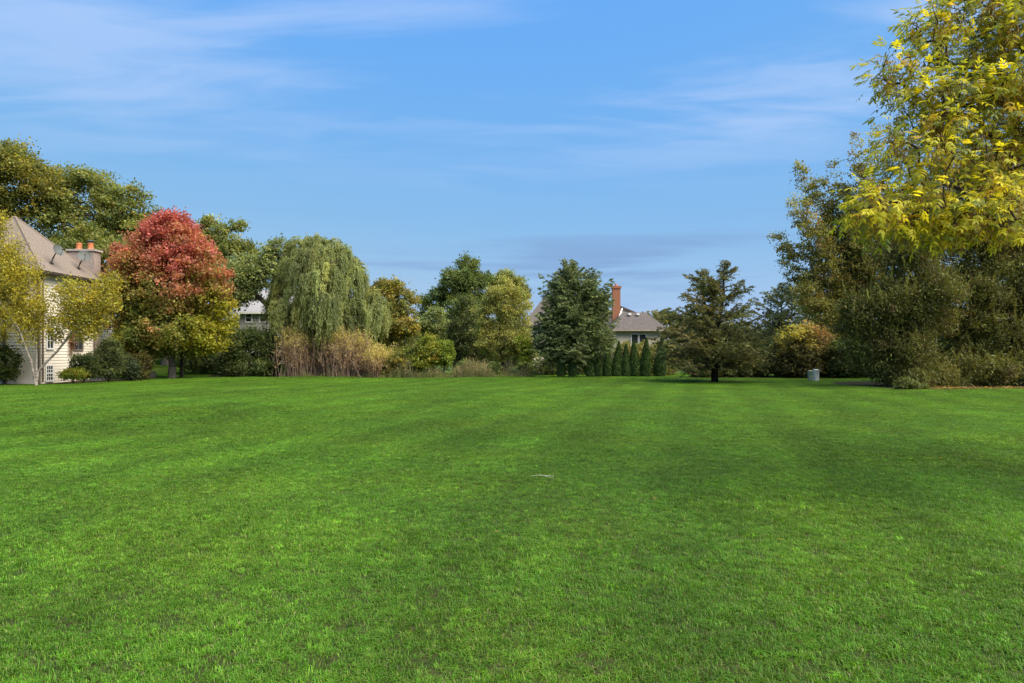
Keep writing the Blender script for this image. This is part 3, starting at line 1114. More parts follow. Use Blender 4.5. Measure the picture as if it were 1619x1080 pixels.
def maple_col(pos, cen, r, ci):
    h = (cen[:, 2] - 1.0) / 10.0
    nz = np.random.default_rng(5).normal(0, 1, ci.max() + 1)[ci]
    side = (cen[:, 0] + 21.9) / 4.2
    a = h + .07 * nz + .07 * np.abs(side) + .05 * r.normal(0, 1, len(h)) + .34 * (vnoise(cen[:, 0] * .7 + 40, cen[:, 2] * .5 + cen[:, 1] * .35, 33) - .5) + .30 * (vnoise(cen[:, 0] * 2.0 + 10, cen[:, 2] * .9 + cen[:, 1] * .8, 34) - .5)
    red, rust = np.array([.37, .105, .115]), np.array([.36, .165, .115])
    olive, green, yg = np.array([.215, .19, .06]), np.array([.115, .15, .042]), np.array([.27, .27, .03])
    t1, t2, t3 = sstep(a, .28, .56)[:, None], sstep(a, .46, .74)[:, None], sstep(a, .66, .98)[:, None]
    lowc = green * (1 - sstep(side, -.1, .8)[:, None]) + yg * sstep(side, -.1, .8)[:, None]
    lowc = np.where((nz > .9)[:, None], yg * .8, lowc)
    c = lowc * (1 - t1) + olive * t1
    c = c * (1 - t2) + rust * t2
    c = c * (1 - t3) + red * t3
    return c * np.exp(.14 * np.random.default_rng(6).normal(0, 1, ci.max() + 1)[ci])[:, None]


tree('maple_tree', 'rounded maple turning red at the top and green below', 'tree', 44.5, 272,
     lob((268, 388, 58, 52), (222, 430, 50, 56), (312, 425, 44, 58), (200, 475, 32, 50), (270, 450, 78, 60), (340, 490, 30, 44), (215, 510, 38, 40), (275, 520, 80, 40), (330, 535, 36, 28), (240, 540, 50, 24), (278, 352, 20, 20), (250, 368, 26, 24), (355, 510, 18, 24), (192, 440, 24, 36), (345, 455, 20, 40), (296, 385, 30, 36), (236, 398, 34, 34), (275, 545, 70, 18), (190, 500, 24, 36)),
     None, 74000, 105, (.165, .115), .42, sub=6, core=.95, boss=(.18, .30), trunk=.21, colfn=maple_col, fork=.28, group=None, bark=GREYBARK)

# birch clump
bd = 36.0
ch = [P(57, 600, bd), P(60, 588, bd), P(70, 576, bd), P(90, 556, bd), P(112, 528, bd), P(128, 505, bd)]
birch, arr, _ = tree('birch_tree', 'multi-stemmed white birch with yellow leaves before the cream house', 'tree', bd, 57,
                     lob((130, 475, 40, 32), (165, 465, 28, 28), (110, 500, 26, 22), (178, 445, 16, 18), (150, 500, 24, 18), (105, 455, 18, 18), (90, 520, 16, 20), (135, 520, 22, 14)), BIRCHL, 12000, 106, (.10, .075), .36, per=38, trunk=.06, chain=ch, bark=BIRCH, shell=.15, sk_n=200, tip=.006, hang=.12)
# its upright stems and their foliage are more parts of the same clump
r = np.random.default_rng(61)
stems = [[P(57, 600, bd), P(50, 570, bd), P(40, 548, bd), P(22, 510, bd), P(5, 440, bd)],
         [P(57, 600, bd), P(58, 560, bd), P(57, 530, bd), P(50, 470, bd), P(40, 400, bd)],
         [P(57, 600, bd), P(50, 575, bd - .2), P(30, 520, bd - .5), P(-20, 450, bd - .6), P(-45, 380, bd - .5)]]
for s_ in stems:
    s_[0] = np.array([s_[0][0], bd, float(ground_z(s_[0][0], bd)) - .05])
    s_ = np.array(s_)
    rad = np.linspace(.06, .018, len(s_))
    V, Q = frustums(s_[:-1], s_[1:], rad[:-1], rad[1:], 7)
    link('stem', np_mesh('stem', V, Q), BIRCH, birch)
LW = lobes_world([(25, 480, 45, 60), (50, 510, 30, 42), (-10, 460, 50, 80), (10, 400, 28, 40), (35, 430, 32, 45), (-30, 520, 40, 40), (65, 480, 18, 40), (0, 350, 16, 30), (-35, 380, 40, 60)], bd)
K = 620
li = r.choice(len(LW), K, p=LW[:, 3] * LW[:, 5] / (LW[:, 3] * LW[:, 5]).sum())
cen = LW[li, :3] + unit(r.normal(0, 1, (K, 3))) * (r.random(K) ** .5)[:, None] * LW[li, 3:6]
nl = 26000
ci = r.integers(0, K, nl)
pos = cen[ci] + r.normal(0, .19, (nl, 3)) - np.array([0, 0, .14]) * np.abs(r.normal(0, 1, (nl, 1)))
col = pick_cols(BIRCHL, K, r)[ci] * np.exp(r.normal(0, .17, (nl, 1)))
V, Q, C = leaves(pos, r.normal(0, 1, (nl, 3)) - [0, 0, .5], r.normal(0, 1, (nl, 3)) + [0.2, -.2, .5], .10 * np.exp(r.normal(0, .2, nl)), .072, col)
link('crown', np_mesh('crown', V, Q, C), LEAF, birch)
tops = cen[r.permutation(K)[:160]]
_, _, _, (V, Q) = skeleton([stems[1][2], stems[1][3], stems[0][4]], tops, .006, .3, .05, r)
link('twigs', np_mesh('twigs', V, Q), BARK, birch)


def shrub(label, D, base_px, lobes, pal, n, seed, leaf=(.10, .07), clump=.22, name='shrub', **k):
    return tree(name, label, 'shrub', D, base_px, lobes, pal, n, seed, leaf, clump, per=30, trunk=k.pop('trunk', .05), shell=k.pop('shell', .55), sk_n=60, fork=.2, **k)


GREEN = [((.060, .085, .025), 3), ((.085, .11, .032), 2), ((.04, .058, .02), 2)]
shrub('full green hedge shrub at the house corner left of the birch', 37, 8, lob((6, 572, 24, 26), (-25, 570, 30, 28), (12, 588, 18, 12)), GREEN, 9000, 201)
shrub('dark clipped shrub against the siding beside the small yellow shrub', 38.5, 132, lob((124, 578, 13, 20), (139, 577, 14, 20), (131, 588, 20, 12), (148, 582, 9, 18)), SHRUBD, 9000, 202, (.08, .055), .16)
shrub('tall leafy upright shrub, blue-green, next to the clipped dark shrub', 39.5, 172, lob((170, 560, 17, 26), (182, 565, 14, 26), (172, 585, 22, 14), (160, 580, 10, 18)), [((.085, .11, .05), 3), ((.06, .082, .035), 2), ((.12, .145, .065), 1)], 10500, 203, (.11, .05), .2, up=.8)
shrub('low dark blue-green shrub between the upright shrub and the brownish shrub', 40.5, 202, lob((200, 580, 14, 18), (208, 585, 12, 14)), [((.04, .058, .032), 2), ((.055, .075, .04), 1)], 4500, 204)
shrub('rounded olive shrub with a brownish face near the cream box', 42, 221, lob((218, 577, 15, 18), (228, 572, 10, 16), (222, 588, 16, 10)), [((.085, .075, .03), 2), ((.11, .115, .035), 2), ((.06, .05, .028), 2)], 6500, 205)
shrub('small low yellow-green shrub under the siding', 37.5, 116, lob((114, 591, 13, 8), (124, 592, 10, 8), (104, 593, 8, 6)), LIME, 3600, 206, (.08, .06), .14)
# climbing plant on the siding
r = np.random.default_rng(207)
vp = thing('climbing_plant', 'small reddish vine hanging on the cream siding', 'plant', (XW + .05, 40.7, .02))
pts = np.array([[XW + .07, 40.7, .05], [XW + .09, 40.65, 1.0], [XW + .08, 40.75, 1.9], [XW + .10, 40.68, 2.9]])
V, Q = frustums(pts[:-1], pts[1:], np.full(3, .015), np.full(3, .012), 5)
link('stem', np_mesh('stem', V, Q), BARK, vp)
nl = 230
pos = np.stack([XW + .08 + np.abs(r.normal(0, .06, nl)), 40.7 + r.normal(0, .16, nl), 2.35 + r.normal(0, .42, nl)], 1)
V, Q, C = leaves(pos, r.normal(0, 1, (nl, 3)) - [0, 0, .6], r.normal(0, .6, (nl, 3)) + [1, -.3, .2], .13, .09, pick_cols([((.17, .095, .075), 2), ((.15, .12, .08), 1)], nl, r))
link('leaves', np_mesh('leaves', V, Q, C), LEAF, vp)

# cream box near the maple, two trunks behind it
bx_ = P(241, 598, 45.5)
m = MB(); zg = float(ground_z(bx_[0], 45.5)); m.box(bx_[0] - .19, bx_[0] + .19, 45.4, 45.62, zg - .05, zg + .40)
ub = thing('utility_box', 'small cream utility box on the grass left of the maple trunk', 'utility box', (bx_[0], 45.5, zg))
m.build('cabinet', surf('cream_box', (.50, .45, .36), None, 6, .7), ub)
m = MB(); m.box(bx_[0] - .21, bx_[0] + .21, 45.38, 45.64, zg + .40, zg + .44); m.build('lid', surf('cream_box', (.5, .45, .36)), ub)
ac = P(150, 596, 41.6)
acu = thing('air_conditioner', 'grey air conditioner unit half hidden behind the clipped shrub', 'air conditioner', (ac[0], 41.6, 0))
m = MB(); m.box(ac[0] - .38, ac[0] + .38, 41.25, 42.0, 0, .82); m.build('cabinet', surf('grey_metal', (.15, .16, .17), None, 6, .5), acu)
m = MB(); m.box(ac[0] - .36, ac[0] + .36, 41.27, 41.98, .82, .86); m.rev((ac[0], 41.62, .86), [(.30, 0), (.30, .02), (.05, .03)], 16); m.build('fan_grille', GUTTER, acu)

shrub('big rounded dark green shrub in front of the grey house', 48, 395, lob((395, 555, 38, 36), (368, 570, 22, 26), (425, 560, 20, 34), (395, 580, 46, 18), (405, 535, 24, 18), (372, 545, 16, 18)), SHRUBD + [((.085, .095, .045), .6)], 24000, 208, (.15, .09), .35, trunk=.1)
shrub('dark understorey shrub behind the red maple trunk', 51, 320, lob((318, 572, 30, 16), (300, 566, 26, 18), (340, 575, 18, 12)), SHRUBD, 8000, 209, (.14, .09), .3)
tree('oak_tree', 'thick grey trunk behind the slim maple trunk with dark low crown', 'tree', 56, 266, lob((262, 470, 70, 60), (230, 500, 50, 40), (300, 490, 50, 50)), OAK, 15000, 107, (.22, .15), .7, trunk=.45, bark=GREYBARK, group='oaks behind the house')
tree('young_tree', 'slim young trunk just right of the maple trunk', 'tree', 46.8, 287, lob((290, 530, 22, 20), (285, 510, 20, 18)), OAK, 3000, 108, (.15, .1), .35, trunk=.10)

# ---- weeping willow


def willow(D, base_px, lobes, n_st, seed):
    r = np.random.default_rng(seed)
    bx = (base_px - CX) / F * D
    base = np.array([bx, D, float(ground_z(bx, D)) - .05])
    root = thing('willow_tree', 'large weeping willow with hanging grey-green strands', 'tree', base)
    LW = lobes_world(lobes, D)
    area = LW[:, 3] * LW[:, 5]
    li = r.choice(len(LW), n_st, p=area / area.sum())
    d = unit(r.normal(0, 1, (n_st, 3)) + [0, -.25, .0])
    d[:, 2] = np.abs(d[:, 2]) * 1.0 - .12
    d = unit(d)
    st = LW[li, :3] + d * LW[li, 3:6] * (.82 + .2 * r.random((n_st, 1)))
    gq = np.arange(n_st) // 20                                       # strands fall in locks
    lock = r.permutation(n_st)[: gq.max() + 1]
    st = st[lock][gq] + r.normal(0, .15, (n_st, 3))
    d = d[lock][gq]; li = li[lock][gq]
    Ls = r.uniform(.9, 2.4, n_st) * (.8 + .4 * r.random(gq.max() + 1)[gq])
    zg = ground_z(st[:, 0], st[:, 1])
    Ls = np.minimum(Ls, np.maximum(st[:, 2] - zg - .9, .4))
    per = 26
    n = n_st * per
    si = np.repeat(np.arange(n_st), per)
    s = r.random(n)
    hor = unit(d[:, :2])
    lock_sw = r.normal(0, .10, (gq.max() + 1, 2))[gq] + np.array([-.10, 0])
    a = .42
    pos = st[si].copy()
    pos[:, :2] += hor[si] * (a * (1 - np.exp(-3 * s)))[:, None] + lock_sw[si] * (s ** 1.2 * Ls[si])[:, None]
    pos[:, 2] += .22 * np.sin(np.minimum(s * 4, np.pi)) * (s < .8) - Ls[si] * s ** 1.25
    pos += r.normal(0, .035, (n, 3))
    U = np.stack([hor[si, 0] * np.exp(-3 * s) * 1.2, hor[si, 1] * np.exp(-3 * s) * 1.2, -(.3 + s)], 1) + r.normal(0, .28, (n, 3))
    Nn = np.concatenate([hor[si], np.full((n, 1), .35)], 1) + r.normal(0, .5, (n, 3))
    cl = pick_cols([((.20, .24, .11), 3), ((.255, .29, .13), 3), ((.16, .195, .09), 2), ((.25, .27, .105), 1)], gq.max() + 1, r, .20)
    col = cl[gq[si]] * np.exp(r.normal(0, .15, (n, 1)))
    V, Q, C = leaves(pos, U, Nn, .22 * np.exp(r.normal(0, .2, n)), .042, col)
    link('crown', np_mesh('crown', V, Q, C), LEAF, root)
    tg = st[::20]
    _, _, rd, (V, Q) = skeleton([base, base + [.1, 0, 1.6], base + [.3, 0, 3.2], P(470, 470, D)], tg, .03, .36, .06, r)
    link('trunk', np_mesh('trunk', V, Q), BARK, root)


willow(50, 462, lob((490, 400, 34, 28), (468, 420, 20, 38), (525, 415, 36, 34), (495, 440, 50, 45, -1), (540, 460, 30, 36), (470, 480, 40, 44, -1), (520, 485, 46, 36, -1.2), (570, 490, 28, 26), (548, 500, 40, 26, -1), (590, 482, 14, 20), (590, 490, 20, 22, -.2), (465, 450, 24, 50, .5), (480, 505, 40, 30, -.5), (530, 512, 40, 24, -.5), (565, 510, 26, 18, -.3), (585, 500, 18, 16, -.3), (560, 440, 14, 26), (505, 415, 44, 40, .6)), 7600, 301)

# ---- red-stemmed shrubs below the willow


def stem_shrub(D, px, wpx, top, n_st, seed, label):
    r = np.random.default_rng(seed)
    x = (px - CX) / F * D
    zb = float(ground_z(x, D))
    root = thing('stemmed_shrub', label, 'shrub', (x, D, zb - .02), 'red-stemmed shrubs under the willow')
    H = P(px, top, D)[2] - zb
    wd = wpx / F * D
    bs = np.stack([x + r.normal(0, .42, n_st) * wd, D + r.normal(0, .45, n_st), np.full(n_st, zb - .05)], 1)
    u = r.uniform(-1, 1, n_st)
    h = H * (1 - .22 * u ** 2) * r.uniform(.68, 1.03, n_st)
    tp = np.stack([x + (bs[:, 0] - x) * .7 + u * wd * .55, bs[:, 1] + r.normal(0, .35, n_st), zb + h], 1)
    md = bs * .5 + tp * .5 + r.normal(0, .20, (n_st, 3)) * [1, 1, .3]; md[:, 0] += (tp[:, 0] - bs[:, 0]) * -.08
    A = np.concatenate([bs, md]); B = np.concatenate([md, tp])
    nb = n_st * 8                                                    # side twigs
    k = r.integers(0, n_st, nb); t = r.uniform(.25, .9, nb)[:, None]
    a = np.where(t < .5, bs[k] + (md[k] - bs[k]) * t * 2, md[k] + (tp[k] - md[k]) * (t * 2 - 1))
    b_ = a + np.stack([r.normal(0, .22, nb), r.normal(0, .22, nb), r.uniform(.2, .7, nb)], 1)
    A = np.concatenate([A, a]); B = np.concatenate([B, b_])
    ra = np.concatenate([np.full(n_st, .020), np.full(n_st, .015), np.full(nb, .010)])
    rb = np.concatenate([np.full(n_st, .015), np.full(n_st, .006), np.full(nb, .004)])
    V, Q = frustums(A, B, ra, rb, 4)
    link('stems', np_mesh('stems', V, Q), surf('red_stem', (.26, .175, .125), (.16, .11, .08), 3, .8), root)
    n = 17000
    k = r.integers(0, len(b_), n)
    t = r.random((n, 1))
    pos = a[k] * (1 - t) + b_[k] * t + r.normal(0, .07, (n, 3))
    hf = (pos[:, 2] - zb) / H
    keep_ = r.random(n) < .5 + .5 * sstep(hf, .45, .8)
    pos, hf = pos[keep_], hf[keep_]
    n = len(pos)
    f = sstep(hf + r.normal(0, .12, n), .42, .70)[:, None]
    col = np.array([.38, .27, .20]) * (1 - f) + np.array([.46, .42, .16]) * f
    col = col * np.exp(r.normal(0, .2, (n, 1)))
    V, Q, C = leaves(pos, r.normal(0, .5, (n, 3)) + [0, 0, .8], r.normal(0, 1, (n, 3)), .12, .045, col)
    link('leaves', np_mesh('leaves', V, Q, C), LEAF, root)


stem_shrub(48.0, 466, 26, 512, 170, 401, 'red-stemmed shrub beside the big dark shrub, its tips yellow-green')
stem_shrub(48.6, 500, 26, 505, 190, 402, 'tallest red-stemmed shrub under the willow, yellow-green on top')
stem_shrub(48.0, 535, 26, 510, 180, 403, 'red-stemmed shrub in the middle of the thicket under the willow')
stem_shrub(48.4, 568, 26, 516, 170, 404, 'red-stemmed shrub at the trailing right skirt of the willow')
stem_shrub(48.2, 598, 20, 548, 110, 405, 'lowest red-stemmed shrub at the thicket end beside the tan tree')

# ---- the mixed trees in the middle
tree('aspen_tree', 'loose tan and olive tree right of the willow with a few yellow leaves', 'tree', 54, 618,
     lob((605, 470, 26, 26), (632, 480, 26, 30), (615, 515, 36, 36), (640, 530, 24, 34), (598, 520, 18, 30), (625, 455, 14, 14), (608, 448, 14, 10), (590, 545, 16, 24), (648, 505, 14, 30), (620, 560, 30, 24)), TAN, 30000, 109, (.15, .10), .36, sub=4, trunk=.14, group='mixed trees beyond the lawn')
tree('locust_tree', 'tall dark green tree, highest behind the middle trees', 'tree', 70, 722,
     lob((738, 440, 28, 26), (715, 455, 32, 30), (752, 460, 26, 36), (690, 475, 26, 24), (720, 490, 50, 40), (740, 420, 16, 14), (765, 445, 14, 22), (675, 490, 16, 20)), DARK, 36000, 110, (.20, .13), .45, sub=6, trunk=.3, sk_n=320, group='mixed trees beyond the lawn')
tree('locust_tree', 'olive dark tree showing above the pale yellow-green tree', 'tree', 76, 800,
     lob((800, 442, 24, 14), (815, 455, 18, 18), (785, 450, 16, 16), (830, 462, 12, 12), (800, 480, 36, 30)), OAK, 14000, 111, (.21, .14), .45, sub=5, trunk=.28, group='mixed trees beyond the lawn')
tree('grey_tree', 'rounded grey-green tree behind the lime saplings', 'tree', 60, 685,
     lob((690, 510, 28, 22), (672, 530, 20, 30), (700, 545, 30, 36)), GREY, 17000, 112, (.16, .105), .36, sub=4, trunk=.16, group='mixed trees beyond the lawn')
tree('grey_tree', 'pointed grey-green tree between the lime saplings and the pale tree', 'tree', 57, 738,
     lob((738, 485, 14, 20), (735, 515, 26, 28), (745, 550, 32, 34), (722, 545, 22, 34)), [((.075, .095, .040), 3), ((.10, .125, .05), 2), ((.05, .07, .03), 2)], 17000, 113, (.16, .10), .4, trunk=.15, lead=(0, 0, .6), group='mixed trees beyond the lawn')
tree('pale_tree', 'pale yellow-green feathery tree left of the dense spruce', 'tree', 53, 792,
     lob((795, 470, 26, 26), (820, 475, 20, 26), (780, 500, 30, 34), (812, 515, 32, 36), (795, 550, 42, 30), (770, 530, 20, 34), (800, 452, 12, 12), (828, 550, 20, 30)), PALE, 36000, 114, (.15, .08), .36, sub=4, trunk=.15, lead=(0, 0, .5), group='mixed trees beyond the lawn')
tree('sapling', 'lime-green sapling with orange lower leaves among dry weeds', 'sapling', 48, 676,
     lob((678, 545, 15, 18), (690, 560, 16, 18), (670, 568, 20, 14)), LIME, 6500, 115, (.12, .08), .26, trunk=.05, group='lime saplings at the lawn edge')
tree('sapling', 'grey-green bushy sapling left of the lime sapling', 'sapling', 48.4, 650,
     lob((650, 562, 18, 18), (645, 580, 18, 14), (660, 575, 12, 18)), [((.12, .15, .04), 3), ((.09, .115, .035), 2)], 6000, 116, (.12, .08), .26, trunk=.05, group='lime saplings at the lawn edge')
tree('sapling', 'small bright green sapling right of the orange-tinted one', 'sapling', 48, 703,
     lob((703, 552, 12, 14), (708, 564, 11, 12), (698, 566, 10, 12)), [((.16, .22, .035), 3), ((.12, .17, .03), 2)], 4200, 117, (.12, .085), .24, trunk=.045, group='lime saplings at the lawn edge')
tree('sapling', 'thin lime sapling against the left skirt of the dense spruce', 'sapling', 47.5, 832,
     lob((826, 540, 9, 9), (834, 552, 8, 10), (830, 566, 7, 10)), [((.21, .26, .035), 3), ((.16, .2, .03), 2)], 2000, 118, (.13, .09), .22, trunk=.035, group='lime saplings at the lawn edge')
for i_, (px, w_, top, lab) in enumerate(((628, 14, 552, 'small grey-green bush under the tan tree'), (612, 12, 566, 'low tan bush at the end of the stem thicket'), (782, 9, 574, 'narrow dark bush standing in the dry weeds'), (735, 14, 570, 'dark low bush behind the dry stalks'))):
    shrub(lab, 47.8 + .2 * i_, px, lob((px, (top + 597) / 2, w_, (597 - top) / 2)), [TAN, TAN, DARK, DARK][i_], 2600, 220 + i_, (.12, .07), .2)

# dry stalks along the lawn edge
r = np.random.default_rng(500)
n = 5200
px = np.concatenate([r.uniform(445, 845, 2600), r.normal(730, 55, 2600)])
D_ = r.uniform(47.2, 49.2, n)
x = (px - CX) / F * D_
zb = ground_z(x, D_)
cl = vnoise(x * 1.1 + 20, D_ * .9, 51)
h = (.25 + 1.15 * np.clip(cl * 1.5 - .35, 0, 1)) * r.uniform(.4, 1.1, n) * np.where(px > 590, 1, .55)
A = np.stack([x, D_, zb - .03], 1)
B = A + np.stack([r.normal(0, .12, n) * h, r.normal(0, .12, n) * h, h + .03], 1)
V1, Q1 = frustums(A, B, np.full(n, .009), np.full(n, .004), 3)
c1_ = np.repeat(pick_cols([((.33, .28, .16), 3), ((.22, .25, .09), 3), ((.42, .36, .22), 1)], n, r), 6, 0)
n2 = 16000
k = r.integers(0, n, n2)
t = r.uniform(.1, 1.05, (n2, 1))
pos = A[k] * (1 - t) + B[k] * t + r.normal(0, .05, (n2, 3))
pos[:, 2] = np.maximum(pos[:, 2], zb[k] + .05)
hf = ((pos[:, 2] - zb[k]) / 1.2)[:, None]
c2_ = np.where(hf + r.normal(0, .15, (n2, 1)) > .45, np.array([[.36, .31, .19]]), np.array([[.17, .21, .07]])) * np.exp(r.normal(0, .25, (n2, 1)))
V2, Q2, C2 = leaves(pos, r.normal(0, .6, (n2, 3)) + [0, 0, .8], r.normal(0, 1, (n2, 3)), .13, .035, c2_)
wd_ = link('weeds', np_mesh('weeds', np.concatenate([V1, V2]), np.concatenate([Q1, Q2 + len(V1)]), np.concatenate([c1_, C2])), LEAF)
tag(wd_, 'dry tan weed stalks along the far edge of the lawn', 'weeds', kind='stuff')

# ---- conifers
SPRUCE = [((.045, .062, .030), 3), ((.062, .080, .042), 3), ((.085, .102, .060), 1.2)]
OLIVE = [((.068, .070, .032), 3), ((.085, .085, .036), 2), ((.055, .062, .028), 2), ((.085, .075, .04), .4)]
SPRUCE, OLIVE = lift(SPRUCE, 2.2), lift(OLIVE, 2.1)
conifer('spruce_tree', 'dense broad dark green spruce in front of the cream house', 'tree', 48, 906, 416,
        [(0, 54), (.06, 60), (.25, 60), (.5, 48), (.75, 32), (.92, 16), (1, 3)], SPRUCE, 84000, 601, nb=430, elev=(.05, .85), droop=.12, curl=.22, needle=(.20, .06), zmin=1.0, trunk=.2,
        leads=((0, 1.0), (-16, .5, .93), (24, .5, .9), (30, .3, .82)), rough=.11, sub=9)
conifer('spruce_tree', 'open layered olive spruce with bare trunk foot and twin tops', 'tree', 39.2, 1130, 414,
        [(0, 58), (.10, 76), (.2, 78), (.38, 66), (.55, 46), (.7, 40), (.82, 26), (.93, 12), (1, 2)], OLIVE, 52000, 602, nb=150, elev=(-.05, .50), droop=.10, curl=.22, needle=(.17, .045), zmin=.85, trunk=.2,
        leads=((-18, .6, .93), (14, .6, 1.0)), rough=.24, sub=11, side=.40)
conifer('spruce_tree', 'hazy blue-green spruce behind the yellow and pink shrub', 'tree', 60, 1236, 449,
        [(0, 52), (.3, 46), (.6, 34), (.85, 22), (1, 2)], [((.085, .112, .065), 3), ((.11, .14, .08), 2), ((.065, .09, .05), 2)], 26000, 603, nb=170, elev=(.05, .7), droop=.12, curl=.2, needle=(.24, .07), rough=.2, sub=9, leads=((0, 1), (16, .6, .95)))


def arborvitae(px, top, w, seed, lab, D=46.6):
    r = np.random.default_rng(seed)
    x = (px - CX) / F * D
    zb = float(ground_z(x, D))
    H = P(px, top, D)[2] - zb
    wd = w / F * D
    root = thing('arborvitae', lab, 'tree', (x, D, zb - .02), 'arborvitae row')
    V, Q = frustums(np.array([[x, D, zb - .03]]), np.array([[x, D, zb + H * .9]]), np.array([.05]), np.array([.008]), 6)
    link('trunk', np_mesh('trunk', V, Q), BARK, root)
    n = 3400
    hf = r.random(n) ** 1.15
    az = r.random(n) * 2 * np.pi
    prof = np.interp(hf, [0, .05, .3, .5, .8, 1], [.78, .95, 1.0, .86, .42, .03])
    lump = .88 + .24 * vnoise(az * 1.6 + seed, hf * 9, seed % 17)
    rad = wd * prof * lump * math.exp(np.random.default_rng(seed + 9).normal(0, .09)) * (1 - .35 * r.random(n) ** 2)
    pos = np.stack([x + np.cos(az) * rad, D + np.sin(az) * rad, zb + .03 + hf * H], 1)
    pos[:, :2] += r.normal(0, .045, 2) * (hf * H)[:, None]
    outw = np.stack([np.cos(az), np.sin(az), 0 * az], 1)
    col = pick_cols([((.060, .105, .033), 3), ((.080, .13, .042), 2), ((.042, .072, .024), 1.5)], n, r, .2)
    V, Q, C = leaves(pos, r.normal(0, .3, (n, 3)) + [0, 0, 1] + outw * .25, outw + r.normal(0, .6, (n, 3)), .15, .075, col)
    link('crown', np_mesh('crown', V, Q, C), NEEDLE, root)


for i_, (px, top, w_) in enumerate(((887, 565, 6.5), (906, 562, 7), (933, 556, 7), (947, 552, 7.2), (960, 549, 7.4), (974.5, 541, 7.4), (991, 545, 7.6), (1005, 539, 7.6), (1021.5, 535, 8.6), (1043, 533, 9.0))):
    arborvitae(px, top, w_, 700 + i_, {9: 'tallest and widest arborvitae, next to the open olive spruce', 8: 'tall narrow arborvitae second in the row from the open olive spruce',
                                      7: 'narrow arborvitae third in the row from the open olive spruce', 6: 'shorter arborvitae fourth in the row from the open olive spruce',
                                      5: 'arborvitae half covered by the outer branches of the dense spruce'}.get(i_, 'low arborvitae almost hidden under the skirt of the dense spruce'))
shrub('yellow-green flowering hedge behind the arborvitae row', 56, 1015, lob((990, 562, 26, 20), (1020, 562, 26, 20), (1050, 560, 24, 22), (1072, 562, 18, 18), (985, 580, 26, 14), (1015, 582, 26, 14), (1045, 582, 26, 14)), [((.16, .17, .05), 3), ((.25, .22, .10), 1.4), ((.30, .20, .14), .6), ((.10, .12, .035), 2)], 21000, 230, (.15, .10), .35)

shrub('long dark foundation hedge behind the dense spruce', 60.5, 880, lob((845, 580, 26, 14), (880, 580, 26, 16), (915, 580, 26, 16), (950, 580, 26, 14)), GREEN, 12000, 235, (.17, .11), .35)
# ---- the group behind the pedestals


def pinkshrub(pos, cen, r, ci):
    q = P(1270, 545, 45)
    f = sstep(cen[:, 2] + .6 * np.random.default_rng(3).normal(0, 1, ci.max() + 1)[ci], q[2] - .2, q[2] + 1.1)[:, None]
    sx = sstep(cen[:, 0] - q[0], -.4, 1.2)[:, None]
    hi = np.array([.40, .37, .085]) * (1 - sx) + np.array([.36, .22, .13]) * sx
    return np.array([.075, .075, .035]) * (1 - f) + hi * f


shrub('large rounded shrub, yellow and pink on top, behind the utility pedestals', 45, 1272, lob((1250, 540, 26, 26), (1285, 530, 28, 24), (1268, 560, 46, 30), (1305, 560, 26, 32), (1240, 572, 22, 24), (1270, 585, 50, 14)), None, 21000, 231, (.14, .10), .32, colfn=pinkshrub, trunk=.09)
shrub('very dark low shrub between the pedestals and the junipers', 43.8, 1342, lob((1340, 565, 32, 30), (1365, 575, 26, 24), (1325, 582, 24, 16)), SHRUBD, 14000, 232, (.13, .08), .3, trunk=.08)
shrub('dark shrub at the right skirt of the open spruce', 46, 1205, lob((1200, 575, 22, 22), (1180, 582, 24, 16), (1150, 585, 26, 12), (1110, 587, 26, 10)), SHRUBD + [((.14, .085, .045), 1)], 12000, 233, (.14, .09), .3, trunk=.06)
tree('yellow_tree', 'yellowish small tree between the blue-green spruce and the fan-shaped pear', 'tree', 50, 1310,
     lob((1300, 500, 28, 30), (1330, 490, 26, 34), (1320, 530, 34, 30), (1280, 480, 16, 16), (1345, 530, 20, 40)), [((.20, .20, .03), 3), ((.28, .26, .03), 1.2), ((.12, .13, .03), 3)], 18000, 119, (.15, .10), .42, trunk=.12)

# fan-shaped pear: foliage on straight rising limbs
tips_px = [(1225, 372), (1247, 300), (1262, 262), (1290, 268), (1262, 340), (1318, 262), (1352, 215), (1382, 205), (1300, 330), (1340, 300), (1412, 190), (1445, 215), (1240, 425), (1275, 400), (1372, 280), (1480, 250), (1258, 455), (1500, 205), (1535, 225), (1575, 240), (1610, 290), (1430, 300), (1300, 400), (1335, 380), (1318, 440), (1362, 400), (1345, 340)]
lobs = []
foot = (1412, 560)
for i_, (tx, ty) in enumerate(tips_px):
    dd = [0, -.8, .9, .3, -.4][i_ % 5]
    for f, w_ in ((.45, 18), (.6, 21), (.72, 21), (.84, 18), (.94, 12), (1.0, 6)):
        g = f ** .85
        lobs.append((foot[0] + (tx - foot[0]) * g, foot[1] + (ty - foot[1]) * f, w_, w_ * 1.5, dd * f, .9))
tree('pear_tree', 'tall fan-shaped pear tree with rising limbs behind the junipers', 'tree', 37, 1412, lobs, [((.155, .160, .052), 3), ((.20, .205, .075), 3), ((.25, .25, .10), 1.5), ((.24, .17, .075), .8)],
     104000, 120, (.11, .075), .28, per=36, trunk=.2, shell=.15, sk_n=900, kink=.03, r_pow=.36, tip=.008, lead=(-.1, 0, .3))

# junipers on the right
JUN = [((.086, .092, .028), 3), ((.108, .114, .034), 3), ((.145, .15, .044), 1.6), ((.12, .086, .048), .8)]
TIP = (.145, .15, .045)


